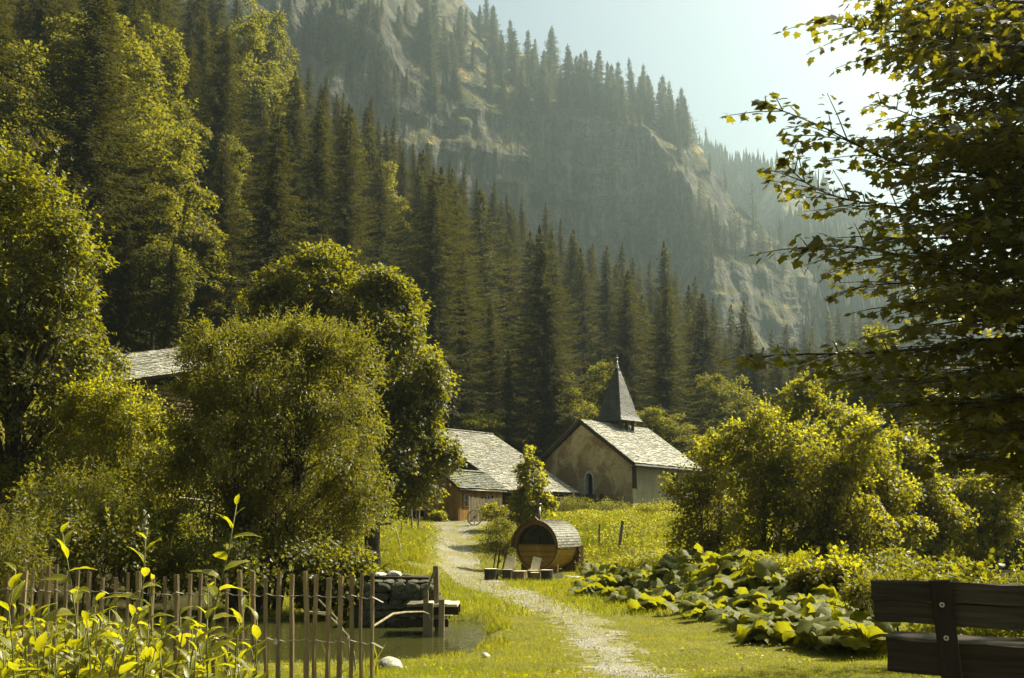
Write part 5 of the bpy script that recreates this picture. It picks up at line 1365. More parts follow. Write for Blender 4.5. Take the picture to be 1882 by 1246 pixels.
    # rocks on the banks
    rocks = [(718, 1213, 12.15, .17, .62, 'pale_stone', 'white boulder on the near bank of the pond right of the last picket'), (703, 1217, 12.1, .10, .6, 'stone', 'small grey rock touching the white boulder from the left'),
             (858, 1138, 17.6, .13, .6, 'stone', 'dark rock at the right end of the far pond bank'), (893, 1178, 13.9, .08, .7, 'pale_stone', 'small pale stone at the right end of the pond'), (818, 1105, 20, .16, .35, 'pale_stone', 'flat pale stone beside the landing, at the edge of the path')]
    for i, (px, py, Y_, s_, fl, mt, lab) in enumerate(rocks):
        p = at(px, py, Y_); o = rock((p.x, p.y, h1(p.x, p.y)+s_*.2), s_, M[mt], seed=110+i, flat=fl, name='boulder', sub=3); tag(o, lab, 'rock')
    # bare willow rods arching over the water
    for i, P in enumerate([[(555, 1124, 12), (600, 1126, 12), (640, 1168, 11.6), (650, 1200, 11.4)], [(586, 1102, 12), (618, 1135, 11.8), (640, 1175, 11.6)], [(560, 1125, 13.2), (600, 1130, 13), (625, 1147, 12.8)]]):
        pts = [at(*q) for q in P]; pts.append(Vector((pts[-1].x+.05, pts[-1].y, h1(pts[-1].x, pts[-1].y)-.1)))
        o = MB().tube([q-pts[-1] for q in pts], .012, 5).build('arching_rod', M['twig'], loc=pts[-1]); tag(o, ['pale rod bending down into the pond behind the middle pickets', 'pale rod crossing close to the bent one behind the pickets', 'thin pale rod lying flat over the water behind the pickets'][i], 'branch')
    P = [(684, 1152, 9.6), (700, 1142, 11), (722, 1128, 13), (745, 1125, 14.5), (778, 1124, 15.6), (788, 1128, 16), (791, 1140, 16.1)]
    pts = [at(*q) for q in P]; o = MB().tube([q-pts[0] for q in pts], [.010, .013, .015, .014, .010, .007, .004], 6).build('fallen_branch', M['twig'], loc=pts[0]); tag(o, 'pale bare branch arching over the pond from the last picket', 'branch')
pond_side()

# ---- small things beside the path
def spout():
    p = at(704, 963, 43); z = h1(p.x, 43)
    t = thing('wooden_spout', (p.x, 43, z), 'wooden water spout on posts pouring a thin jet down the grassy bank', 'water spout')
    hh = p.z-z
    MB().box((0, 0, hh), (.75, .2, .12)).build('channel', M['wood_x'], t)
    MB().box((-.2, .1, hh/2-.1), (.12, .12, hh+.1)).build('post', M['dark_wood'], t)
    pts = [(.37, 0, hh-.02), (.52, -.1, hh-.12), (.68, -.25, hh-.45), (.8, -.4, hh-.95), (.86, -.5, hh-1.45)]
    zz = lambda q: q
    MB().tube(pts, [.015, .018, .018, .02, .03], 6).build('water_jet', M['whitewash'], t)
    p = at(737, 985, 46.5); z = h1(p.x, 46.5)
    t = thing('garden_lantern', (p.x, 46.5, z), 'small lantern on a thin dark stake in the grass left of the path', 'lantern')
    MB().tube([(0, 0, -.1), (0, 0, 1.05)], .018, 6).build('stake', M['black_iron'], t)
    MB().tube([(0, 0, 1.05), (0, 0, 1.12), (0, 0, 1.3), (0, 0, 1.34)], [.05, .09, .10, .06], 8).build('lamp_body', M['shade'], t)
    MB().tube([(0, 0, 1.34), (0, 0, 1.42), (0, 0, 1.5)], [.14, .06, .01], 8).build('lamp_roof', M['black_iron'], t)
    p = at(648, 1020, 24); z = h1(p.x, 24)
    o = MB().tube([(0, 0, -.1), (.02, 0, .7)], .016, 6).build('marker_stake', M['steel'], loc=(p.x, 24, z)); tag(o, 'thin pale metal stake at the foot of the willow', 'stake')
    # gable of poles beside the lean-to, old harvest cart wheel with flowers
    p = at(873, 953, 54.3); z = h1(p.x, 54.3)
    t = thing('cart_wheel', (p.x, 54.3, z), 'small spoked cart wheel leaning before the slat screen', 'wheel', None, R(20))
    Mx = Matrix.Rotation(R(15), 3, 'X')
    def w_(a, r_): return Mx @ Vector((r_*math.cos(a), 0, r_*math.sin(a)))+Vector((0, 0, .42))
    MB().tube([w_(a, .42) for a in np.linspace(0, 2*PI, 25)], .03, 5, False).build('rim', M['stump'], t)
    for k in range(8): MB().tube([w_(0, 0), w_(k*PI/4, .41)], .018, 4).build('spoke', M['stump'], t)
    MB().tube([Vector((0, -.08, .42)), Vector((0, .08, .42))], .06, 8).build('hub', M['stump'], t)
    # pump-like dead pole rack left of the barn
    for i, (px, pt, pb, tl) in enumerate([(768, 905, 950, .2), (758, 915, 948, -.15)]):
        q = at(px, pb, 52+i); z = h1(q.x, q.y); hh = at(px, pt, 52+i).z-z
        o = MB().tube([(0, 0, -.1), (tl*.4, 0, hh*.6), (tl, 0, hh)], [.05, .045, .03], 6).build('dead_pole', M['wood_z'], loc=(q.x, q.y, z)); tag(o, ['grey pole leaning right, left of the boarded lean-to', 'grey pole leaning left, left of the boarded lean-to'][i], 'pole')
    # rails glimpsed under the willow
    a, b = at(300, 912, 33), at(395, 922, 33); za = h1(a.x, 33)
    t = thing('pole_rail', (a.x, 33, za), 'pale horizontal pole on short posts in the shade behind the willow', 'rail')
    MB().tube([(0, 0, a.z-za), (b.x-a.x, 0, b.z-za)], .035, 6).build('rail', M['cut'], t)
    for f in (.1, .9): MB().box(((b.x-a.x)*f, .05, (a.z-za)/2-.2), (.08, .08, a.z-za+.4)).build('post', M['dark_wood'], t)
    # mossy boulder by the meadow
    for i, (px, py, Y, s) in enumerate([(1070, 1008, 44.5, .35), (1095, 1012, 44, .42), (1118, 1012, 43.6, .3)]):
        q = at(px, py, Y); o = rock((q.x, Y, h1(q.x, Y)+.1), s, M['stone'], seed=140+i, flat=.45, sub=3); tag(o, ['grey boulder in the meadow just right of the sauna', 'broad grey boulder in the meadow between sauna and leaning post', 'smaller grey boulder at the foot of the leaning post'][i], 'rock')
spout()
# ------------------------------------------------------------------ broadleaf trees and shrubs of the middle ground
def lobes_px(L, Y, foot, depth=.8):
    """lobes given as (px, py, rx, ry, dY) in photo pixels at distance Y, turned into metres about the foot"""
    o = []
    for px, py, rx, ry, *q in L:
        y = Y+(q[0] if q else 0); c = at(px, py, y); k = y/F
        o.append((c.x-foot[0], c.y-foot[1], c.z-foot[2], rx*k, rx*k*depth, ry*k))
    return o
def shrub(kind, label, cat, fx, Y, L, clumps, per, leaf, clump_r, tmpl, mat, seed, trunk_r=.1, stems=1, group=None, limb_n=50, depth=.8, flat=.45, upright=.8, shell=.62, shaggy=.06, top=None, base_spread=.5, shoots=0, airy=False):
    x = at(fx, 900, Y).x; z = h1(x, Y); ft = (x, Y, z-.05)
    lo = lobes_px(L, Y, ft, depth); rq = random.Random(seed)
    for q in list(lo):
        for _ in range(2):
            a_ = rq.uniform(0, 6.28); b_ = rq.uniform(-.5, 1.2); f_ = rq.uniform(.28, .5)
            lo.append((q[0]+q[3]*math.cos(a_)*math.cos(b_), q[1]+q[4]*math.sin(a_)*math.cos(b_), max(.1, q[2]+q[5]*math.sin(b_)), q[3]*f_, q[4]*f_, q[5]*f_*rq.uniform(.8, 1.2)))
    ht = max(q[2]+q[5] for q in lo)
    t_, f_ = broadleaf(seed, ht, lo, clumps, per, leaf, clump_r, tmpl, M[mat], trunk_r, flat, upright, top or ht*.6, stems, base_spread, limb_n, shell, shaggy, shoots=shoots, airy=airy)
    e = thing(kind, ft, label, cat, group); link('trunk' if stems == 1 else 'stems', t_, e); link('crown', f_, e); return e

# great maple on the left edge
shrub('maple_tree', 'tall bushy maple filling the left edge of the picture, lit along its right side', 'tree', 20, 27,
      [(-60, 380, 120, 100), (20, 350, 70, 70), (60, 430, 90, 90), (110, 500, 60, 70), (20, 540, 130, 110), (120, 590, 62, 80), (60, 680, 130, 100), (-60, 640, 120, 150), (140, 670, 45, 50), (20, 800, 130, 110), (120, 780, 80, 70), (-20, 300, 55, 35), (-100, 800, 120, 140)],
      1500, 34, .125, .42, T_MAPLE_T, 'maple', 401, .26, shoots=90, limb_n=80)
shrub('hazel_bush', 'yellow green bush beneath the hut roof, between the big left maple and the willow', 'bush', 240, 25.5,
      [(180, 745, 55, 42), (230, 775, 66, 50), (260, 830, 65, 70), (180, 810, 70, 80), (275, 900, 50, 50), (300, 815, 30, 50, 1)],
      720, 30, .085, .26, T_KITE, 'hazel', 402, .06, stems=5, shoots=90)
shrub('willow_bush', 'big rounded willow standing over the pond, dark below and bright on top', 'tree', 480, 21.5,
      [(500, 720, 150, 95), (420, 700, 90, 75), (370, 660, 42, 45), (600, 700, 90, 80), (560, 660, 80, 55), (480, 660, 90, 50), (630, 800, 70, 100), (520, 850, 160, 120), (400, 840, 90, 120), (355, 760, 48, 80), (640, 910, 58, 80), (560, 950, 120, 60), (420, 640, 35, 35)],
      3000, 30, .095, .21, T_LONG, 'willow', 403, .10, shoots=420, stems=7, limb_n=110, flat=.8, upright=.5, shaggy=.09, base_spread=1.2)
shrub('maple_tree', 'great round maple behind the willow, its lit crown hanging down over the barn lean-to', 'tree', 690, 40,
      [(570, 520, 75, 58), (640, 550, 75, 60), (520, 580, 60, 60), (690, 600, 85, 70), (740, 680, 75, 80), (752, 770, 52, 85), (730, 830, 85, 60), (660, 700, 90, 90), (560, 620, 80, 70), (600, 480, 50, 30), (720, 540, 40, 35), (778, 715, 33, 38), (640, 800, 80, 80), (735, 850, 38, 34), (690, 905, 80, 36), (630, 890, 70, 50)],
      1900, 34, .17, .55, T_MAPLE_T, 'maple', 404, .28, limb_n=90)
shrub('maple_sapling', 'sunlit maple sapling standing nearest the chapel side wall', 'tree', 1300, 30,
      [(1300, 860, 55, 50), (1330, 820, 48, 40), (1275, 920, 40, 50), (1330, 930, 60, 60), (1265, 975, 40, 40), (1360, 990, 60, 40), (1290, 1010, 70, 28), (1240, 900, 22, 30)],
      900, 17, .088, .22, T_MAPLE_T, 'hazel', 405, .035, stems=5, limb_n=80, shell=.4, flat=.3, upright=1.2, shaggy=.16, shoots=60, airy=True)
shrub('maple_sapling', 'tallest sunlit maple sapling, its thin trunk showing in the middle of the thicket', 'tree', 1405, 27,
      [(1395, 790, 42, 42), (1420, 830, 60, 45), (1385, 880, 60, 55), (1440, 900, 62, 60), (1400, 960, 70, 55), (1460, 850, 40, 40), (1395, 760, 22, 20), (1480, 800, 40, 36), (1400, 1010, 80, 26), (1350, 800, 30, 30)],
      1050, 17, .088, .22, T_MAPLE_T, 'hazel', 406, .05, stems=3, limb_n=90, shell=.4, flat=.3, upright=1.2, shaggy=.16, shoots=60, airy=True)
shrub('maple_sapling', 'sunlit maple sapling at the right side of the bright thicket', 'tree', 1500, 26,
      [(1490, 830, 45, 40), (1520, 880, 55, 50), (1470, 940, 55, 50), (1540, 960, 55, 55), (1500, 1010, 60, 40), (1560, 1010, 45, 40), (1560, 860, 45, 50), (1610, 960, 45, 50), (1590, 800, 40, 40), (1620, 1030, 50, 26)],
      950, 17, .088, .22, T_MAPLE_T, 'hazel', 407, .04, stems=4, limb_n=80, shell=.4, flat=.3, upright=1.2, shaggy=.16, shoots=60, airy=True)
for i, (px, L, Y, lab) in enumerate([(1610, [(1600, 850, 45, 45), (1640, 900, 50, 45), (1590, 960, 50, 45), (1650, 980, 45, 40), (1570, 790, 40, 36)], 27.5, 'half lit maple sapling between the bright thicket and the dark right side'), (1710, [(1700, 890, 42, 42), (1740, 950, 45, 40), (1690, 1000, 45, 34), (1670, 830, 36, 36)], 29, 'half lit maple sapling above the post of the bench'), (1810, [(1800, 900, 45, 40), (1850, 960, 50, 40), (1790, 1010, 50, 30), (1860, 880, 30, 40)], 30, 'half lit maple sapling above the right end of the bench back'), (1450, [(1450, 770, 36, 34), (1500, 760, 36, 34), (1470, 720, 26, 22), (1540, 770, 34, 34)], 34, 'bright sapling crown showing above the thicket beneath the low maple bough')]):
    shrub('maple_sapling', lab, 'tree', px, Y, L, 620, 16, .095, .24, T_MAPLE_T, 'hazel', 440+i, .04, stems=4, limb_n=60, flat=.3, upright=1.2, shoots=30, airy=True)
shrub('maple_tree', 'tall shaded maple directly behind the bright thicket at the right', 'tree', 1600, 44,
      [(1560, 800, 80, 65), (1640, 770, 80, 65), (1500, 770, 55, 50), (1600, 880, 90, 80), (1680, 870, 80, 80), (1560, 960, 80, 70), (1680, 980, 90, 70), (1470, 745, 40, 35), (1540, 720, 55, 40), (1640, 700, 60, 40), (1760, 760, 70, 60), (1600, 640, 40, 30)],
      1500, 30, .17, .5, T_MAPLE_T, 'maple', 408, .12, stems=3, limb_n=80)
shrub('maple_tree', 'dark maple filling the right edge above the bench back', 'tree', 1800, 36,
      [(1760, 860, 80, 80), (1840, 840, 80, 80), (1720, 940, 70, 70), (1820, 950, 90, 80), (1760, 1030, 110, 50), (1900, 920, 90, 120), (1880, 1030, 90, 60), (1680, 1010, 50, 60), (1830, 760, 60, 50), (1740, 800, 60, 50), (1700, 870, 50, 60), (1650, 950, 40, 60), (1880, 700, 60, 50)],
      1600, 30, .15, .46, T_MAPLE_T, 'maple', 409, .10, stems=3, limb_n=80)
for i, (px, py, rx, ry, Y, mt, lab) in enumerate([(1640, 1062, 60, 22, 15, 'maple', 'leafy shrub rising just behind the left end of the bench back'), (1760, 1062, 70, 22, 15, 'maple', 'darker leafy shrub behind the middle of the bench back'), (1860, 1068, 50, 22, 14, 'maple', 'dim shrub behind the bench back at the right edge'), (1520, 1035, 55, 26, 18, 'hazel', 'small leaved shrub between the big round leaves and the saplings'), (1440, 1022, 45, 22, 20, 'hazel', 'low shrub at the foot of the middle sapling')]):
    shrub('leafy_shrub', lab, 'bush', px, Y, [(px, py+22, rx, ry*.5), (px-rx*.7, py+ry*.5+14, rx*.5, ry*.5), (px+rx*.7, py+ry*.4+14, rx*.5, ry*.5)], 200, 20, .085, .2, T_MAPLE_S if i % 2 else T_LONG, mt, 500+i, .02, stems=6, limb_n=40, flat=.8, shoots=12)
shrub('undergrowth', 'low leafy undergrowth seen under the bench backrest at the right edge', 'bush', 1800, 12,
      [(1760, 1170, 80, 16), (1850, 1175, 80, 16), (1700, 1168, 40, 14), (1900, 1150, 60, 26)],
      360, 20, .055, .13, T_KITE, 'hazel', 411, .01, stems=8, limb_n=30, flat=.8)
shrub('maple_sapling', 'slender maple sapling with airy lit leaves in front of the barn roof', 'tree', 985, 50,
      [(978, 838, 14, 16), (975, 870, 26, 22), (985, 905, 34, 26), (965, 925, 22, 18), (1000, 935, 24, 20), (980, 955, 34, 14)],
      260, 20, .15, .30, T_MAPLE_S, 'hazel', 412, .05, stems=2, limb_n=50, shell=.3)
shrub('round_bush', 'dark rounded bush at the path bend left of the sauna', 'bush', 915, 44.5,
      [(905, 1000, 26, 24), (930, 985, 24, 28), (945, 1010, 18, 26), (915, 975, 20, 16)],
      240, 24, .11, .26, T_LONG, 'willow', 413, .03, stems=4, limb_n=24)
for i, (px, py, s, Y, lab) in enumerate([(898, 940, 16, 53, 'small garden shrub by the slat screen'), (930, 945, 14, 53, 'low dark shrub between the slat screen and the sapling'), (806, 948, 10, 56, 'tiny plant at the foot of the boarded lean-to gable')]):
    shrub('garden_shrub', lab, 'bush', px, Y, [(px, py, s, s*.8), (px+s*.7, py+4, s*.7, s*.6)], 60, 18, .12, .26, T_KITE, 'hazel', 420+i, .02, stems=3, limb_n=12)
Gs = 'scrub on the left bank'
scr = [(60, 960, 100, 55, 20, 'hazel', 'wild scrub with pale leaves at the left edge above the fence'), (160, 920, 80, 45, 22, 'willow', 'straggly scrub below the big left maple'), (190, 990, 75, 40, 19, 'hazel', 'bright scrub in the middle of the left bank above the fence'), (270, 985, 50, 38, 21, 'willow', 'dim scrub at the edge of the willow shade'), (0, 1000, 70, 45, 17, 'willow', 'lowest scrub at the left edge just behind the fence'), (290, 1010, 60, 30, 24, 'hazel', 'half shaded bush behind the first pickets under the willow'), (130, 860, 70, 50, 25, 'willow', 'tall scrub climbing into the shade of the left maple')]
for i, (px, py, rx, ry, Y, mt, lab) in enumerate(scr):
    shrub('scrub_bush', lab, 'bush', px, Y, [(px, py, rx, ry), (px-rx*.6, py+ry*.4, rx*.6, ry*.7), (px+rx*.6, py+ry*.3, rx*.6, ry*.8), (px, py+ry, rx, ry*.8)], 300, 18, .085, .24, T_LONG if mt == 'willow' else T_KITE, 'maple' if i % 2 else 'willow', 430+i, .02, stems=6, limb_n=40, group=None, flat=.9, shaggy=.22, shoots=60)
for i, (px, py, rx, ry, Y, lab) in enumerate([(1060, 935, 34, 14, 62, 'dark weeds at the foot of the chapel gable, left part'), (1120, 938, 36, 13, 62, 'dark weeds at the foot of the chapel gable, right part'), (1215, 935, 30, 12, 58, 'bright weeds at the foot of the chapel side wall')]):
    shrub('weed_clump', lab, 'weeds', px, Y, [(px, py, rx, ry), (px-rx*.7, py+ry*.3, rx*.5, ry*.7), (px+rx*.6, py+ry*.2, rx*.5, ry*.7)], 150, 18, .13, .3, T_LONG, 'willow' if i < 2 else 'hazel', 480+i, .02, stems=6, limb_n=12, flat=.9)
# shaded thicket closing the view behind the willow stems
for i, (px, py, rx, ry, Y, lab) in enumerate([(400, 900, 130, 90, 38, 'dark thicket in the hollow behind the willow, left part'), (560, 920, 120, 80, 36, 'dark thicket in the hollow behind the willow, right part'), (240, 880, 120, 90, 40, 'dark thicket between willow and left maple'), (470, 1040, 190, 40, 20.6, 'dim low growth on the far pond bank beneath the willow'), (620, 1070, 60, 40, 20.3, 'leafy growth hanging to the water left of the pond wall'), (1620, 1080, 150, 40, 19, 'dim growth behind the big leaves, left of the bench')]):
    shrub('thicket', lab, 'bush', px, Y, [(px, py, rx, ry), (px-rx*.6, py+ry*.2, rx*.5, ry*.8), (px+rx*.6, py+ry*.1, rx*.5, ry*.8)], 420, 24, .13 if Y > 30 else .09, .42 if Y > 30 else .26, T_KITE, 'maple', 450+i, .05, stems=5, limb_n=30)

# ------------------------------------------------------------------ near maple hanging in from the right
def near_maple():
    foot = (9.2, 8.6, h1(9.2, 8.6)-.1); o = Vector(foot)
    t = thing('overhanging_maple', foot, 'near maple whose dark branches and palmate leaves hang into the right side of the picture', 'tree')
    r = random.Random(17); r2 = np.random.RandomState(17)
    trunk = [Vector((0, 0, 0)), Vector((-.1, .1, 2)), Vector((-.05, .2, 4)), Vector((-.3, .3, 6.5)), Vector((-.3, .4, 9))]
    MB().tube(trunk, [.34, .27, .23, .17, .08], 12, wob=.06).build('trunk', M['bark'], t, True)
    # main limbs: from the trunk (beyond the frame) to tips seen in the picture
    R3 = random.Random(5)
    extra = []
    for k in range(46):
        y0 = R3.uniform(-60, 880); xe = R3.uniform(1560, 1760)+max(0, y0-620)*.5; n_ = 4; dy = R3.uniform(-60, 40)
        extra.append(([(1960+(xe-1960)*q/n_, y0+dy*(q/n_)**1.5+R3.uniform(-12, 12)) for q in range(n_+1)], R3.uniform(6.2, 9.5), max(2.4, 5.4-.0045*y0)))
    for k in range(22):
        y0 = R3.uniform(-80, 640); xe = R3.uniform(1680, 1800); n_ = 3; dy = R3.uniform(-70, 50)
        extra.append(([(1990+(xe-1990)*q/n_, y0+dy*(q/n_)**1.5+R3.uniform(-14, 14)) for q in range(n_+1)], R3.uniform(6.0, 10.5), max(2.4, 5.4-.0045*y0)))
    tips = extra+[([(1900, 60), (1700, 60), (1590, 55), (1512, 38)], 7.6, 4.9), ([(1930, 150), (1800, 120), (1700, 90), (1600, 105)], 8.2, 5.0), ([(1950, 330), (1800, 320), (1640, 300), (1500, 225), (1408, 192)], 7.2, 4.2),
            ([(1950, 420), (1780, 400), (1650, 380), (1560, 372), (1470, 340), (1445, 300)], 7.8, 4.2), ([(1960, 260), (1820, 250), (1700, 225), (1620, 190)], 8.6, 4.8),
            ([(1960, 500), (1800, 480), (1650, 470), (1560, 450), (1485, 455)], 7.4, 3.7), ([(1960, 540), (1840, 540), (1720, 520), (1600, 520), (1530, 545)], 8.4, 3.6),
            ([(1960, 640), (1840, 620), (1720, 640), (1600, 650), (1480, 650), (1385, 655)], 7.0, 3.2), ([(1960, 700), (1830, 690), (1720, 700), (1620, 690), (1540, 690)], 7.8, 3.0),
            ([(1960, 400), (1850, 350), (1760, 300), (1660, 270)], 7.0, 4.5), ([(1960, 20), (1840, -30), (1720, -30), (1600, -10)], 7.9, 5.6), ([(1960, 760), (1860, 740), (1760, 730), (1680, 740)], 8.3, 2.8), ([(1960, 600), (1880, 590), (1790, 585), (1690, 600)], 6.6, 3.4), ([(1990, 180), (1880, 190), (1790, 180), (1740, 150)], 6.6, 5.), ([(1990, 460), (1880, 430), (1800, 440), (1730, 420)], 6.4, 4.2), ([(1990, 90), (1860, 80), (1780, 20)], 7.2, 5.5),
            ([(1990, 800), (1900, 790), (1820, 790)], 7.2, 2.6)]
    LP, LA, LN, LS = [], [], [], []
    tw = MB()
    for ti, (P, Y, hz) in enumerate(tips):
        pts = [Vector((-.1, .2, hz))]
        pw = [at(px, py, Y+(.9-.9*i/len(P))) for i, (px, py) in enumerate(P)]
        pts += [q-o for q in pw]
        # resample
        fine = []
        for i in range(len(pts)-1):
            L = (pts[i+1]-pts[i]).length; n = max(2, int(L/.14))
            for k in range(n): fine.append(pts[i].lerp(pts[i+1], k/n))
        fine.append(pts[-1]); n = len(fine)
        for i in range(1, n-1): fine[i] = fine[i]+Vector((r.gauss(0, .008), r.gauss(0, .008), r.gauss(0, .008)))
        for _ in range(3): fine = [fine[0]]+[(fine[i-1]+fine[i]*2+fine[i+1])/4 for i in range(1, n-1)]+[fine[-1]]
        rad = [.042*(1-i/n)**1.1+.004 for i in range(n)]
        MB().tube(fine, rad, 6).build('branch', M['bark'], t, True)
        start = int(n*.28)
        for i in range(start, n, 1):
            f = (i-start)/(n-start); d = (fine[min(i+1, n-1)]-fine[max(i-1, 0)]).normalized()
            side = d.cross(Vector((0, 0, 1))).normalized()
            for sgn in (-1, 1):
                if r.random() < .30: continue
                ln = (.28+.55*math.sin(min(1, (1-f)*1.25)*PI*.6))*r.uniform(.5, 1.25)
                dd = (d*.75+side*sgn*r.uniform(.4, 1.)+Vector((0, 0, r.uniform(-.25, .22)))).normalized()
                a = fine[i]; b = a+dd*ln; c = b+dd*ln*.4-Vector((0, 0, .06*ln))
                tw.tube([a, (a+b)/2+Vector((0, 0, .03*ln)), b], [.006, .004, .0025], 4, False)
                m = max(2, int(ln/.085))
                for q in range(m):
                    s = (q+.6)/m; base = a.lerp(b, s)
                    for s2 in (-1, 1) if q < m-1 else (-1, 0, 1):
                        pv = dd.cross(Vector((0, 0, 1))).normalized()*s2
                        ax = (dd*(.55 if s2 else 1.2)+pv*.9+Vector((0, 0, r.uniform(-.75, .0)))).normalized()
                        off = ax*r.uniform(.02, .07)
                        LP.append(base+off); LA.append(ax); LN.append(Vector((r.gauss(0, .55), r.gauss(0, .55), 1))); LS.append(r.uniform(.055, .115)*(1-.15*f))
        # tip leaves
        for q in range(5):
            ax = ((fine[-1]-fine[-3]).normalized()+Vector((r.gauss(0, .5), r.gauss(0, .5), r.gauss(-.2, .3)))).normalized()
            LP.append(fine[-1]); LA.append(ax); LN.append(Vector((r.gauss(0, .3), r.gauss(0, .3), 1))); LS.append(r.uniform(.08, .12))
    tw.build('twigs', M['bark'], t, False)['kind'] = 'stuff'
    # fruit keys hanging in pairs
    P = np.array([tuple(p) for p in LP]); A = np.array([tuple(p) for p in LA]); Nn = np.array([tuple(p) for p in LN]); S = np.array(LS)
    # the clearest leaves along the outline stay single pieces
    scr = np.array([to_px(p+np.array(foot)) for p in P]); inside = (scr[:, 0] > 1370) & (scr[:, 0] < 1882) & (scr[:, 1] > 0)
    order = np.argsort(scr[:, 0]+200*(~inside)*10); singles = set(order[:300].tolist())
    base_me = mesh_arrays('leaf', T_MAPLE[0], np.array(T_MAPLE[1]), [M['fgmaple']])
    for i in singles:
        ax = Vector(A[i]).normalized(); nm = Vector(Nn[i]); nm = (nm-ax*nm.dot(ax)).normalized(); sd = ax.cross(nm)
        q = bpy.data.objects.new('leaf', base_me); COL.objects.link(q); q.parent = t
        q.matrix_local = Matrix.Translation(Vector(P[i])) @ Matrix((sd, ax, nm)).transposed().to_4x4() @ Matrix.Scale(S[i], 4)
    rest = np.array([i for i in range(len(P)) if i not in singles])
    V, Fc = leaf_arrays(P[rest], A[rest], Nn[rest], S[rest], T_MAPLE_S)
    f = link('foliage', mesh_arrays('foliage', V, Fc, [M['fgmaple']]), t); f['kind'] = 'stuff'
    # the rest of the crown, above and to the right of the frame: it shades bench and lawn
    lo = [(-1.2, -1.2, 6.2, 2.6, 2.2, 1.8), (.6, .5, 7.5, 3, 3, 2.2), (-.3, -2.2, 5.2, 2.3, 2, 1.2), (1.5, -1, 5.5, 2.6, 2.6, 1.8), (-2.6, -1.6, 6.8, 2, 1.8, 1.2), (1.5, 2, 6, 2.5, 2.5, 2), (-1.4, -4, 5.6, 2, 2, 1), (-.6, 5.2, 6.1, 1.7, 1.3, 1.1), (.2, 3.6, 6.3, 1.6, 1.5, 1.1)]
    MB().tube([(-.2, .3, 5), (-.1, 2.6, 5.8), (-.5, 5.4, 6.2)], [.09, .06, .02], 6).build('branch', M['bark'], t, True)
    _, fm = broadleaf(77, 9, lo, 760, 26, .15, .5, T_MAPLE_S, M['fgmaple'], .1, limb_n=1)
    f = link('upper_crown', fm, t); f['kind'] = 'stuff'
    print('near maple leaves', len(P))
near_maple()

# ------------------------------------------------------------------ butterbur: huge round leaves
def butterbur_leaf(seed):
    r = np.random.RandomState(seed); n = 22; V = [(0, 0, 0)]; ph = r.uniform(0, 6, 4)
    rings = (.35, .7, 1.); 
    for ri, q in enumerate(rings):
        for j in range(n):
            a = 2*PI*j/n; notch = 1-.62*math.exp(-((a-PI*1.5)/.30)**2)
            rad = q*notch*(1+(.06*math.sin(9*a+ph[1])+.05*math.sin(5*a+ph[0]))*ri*.6)
            z = .10*q*q*math.sin(2*a+ph[2])+.13*q*q*math.sin(3*a+ph[3])-.20*q*q*q+.05*q*math.cos(n/2*a)*(ri > 0)
            V.append((rad*math.cos(a)*.5, rad*math.sin(a)*.5, z*.62))
    Fc = [(0, 1+j, 1+(j+1) % n) for j in range(n)]
    for ri in range(2):
        for j in range(n):
            a, b = 1+ri*n+j, 1+ri*n+(j+1) % n; c, d = b+n, a+n
            Fc += [(a, d, c), (a, c, b)]
    return mesh_arrays('leaf', np.array(V), np.array(Fc), [M['butterbur']], None, True)
BL = [butterbur_leaf(i) for i in range(7)]
def butterbur():
    r = random.Random(9); plants = []
    # band from the plank fence to the bench: px, py of the plant head, distance
    spots = []
    for k in range(84):
        f = r.random()**.9; px = 1075+520*f
        lo = np.interp(px, [1075, 1150, 1250, 1400, 1500, 1600], [1085, 1110, 1140, 1165, 1160, 1150]); hi = np.interp(px, [1075, 1130, 1200, 1280, 1400, 1500, 1600], [1036, 1030, 1040, 1002, 1010, 1035, 1075])
        g = r.random()**.8; py = lo*(1-g)+hi*g
        Y = np.interp(px, [1075, 1200, 1400, 1600], [27, 21, 15.5, 13.2])+g*np.interp(px, [1075, 1300, 1600], [6, 6, 4.5])
        spots.append((px, py, Y, g))
    spots.sort()
    adj = ['at the fence end of the patch', 'in the left part of the patch', 'in the middle of the patch', 'in the tall part of the patch', 'toward the bench', 'nearest the bench']
    for i, (px, py, Y, g) in enumerate(spots):
        p = at(px, py, Y); z = h1(p.x, Y); hh = max(.25, min(1.5, p.z-z))
        reg = adj[min(5, int((px-1075)/88))]; dep = 'front' if g < .35 else ('middle' if g < .7 else 'back')
        t = thing('butterbur_plant', (p.x, Y, z-.05), 'butterbur with huge round leaves in the %s row %s' % (dep, reg), 'plant', 'butterbur %s row %s' % (dep, reg))
        for k in range(r.randint(8, 12)):
            a = r.uniform(0, 2*PI); q = r.uniform(.08, .50); zz = hh*r.uniform(.45, 1.05); s = r.uniform(.34, .60)*(1 if Y < 24 else .9)
            d = Vector((math.cos(a), math.sin(a), 0))
            head = d*q+Vector((0, 0, zz))
            MB().tube([d*.05, d*q*.5+Vector((0, 0, zz*.6)), head], [.012, .010, .007], 5, False).build('stalk', M['stem'], t)
            lf = link('leaf', r.choice(BL), t, head); lf.scale = (s, s, s)
            lf.rotation_euler = (r.gauss(.12, .42)+.30*math.cos(a), r.gauss(0, .38)+.22*math.sin(a), a+PI/2+r.gauss(0, .6))
butterbur()

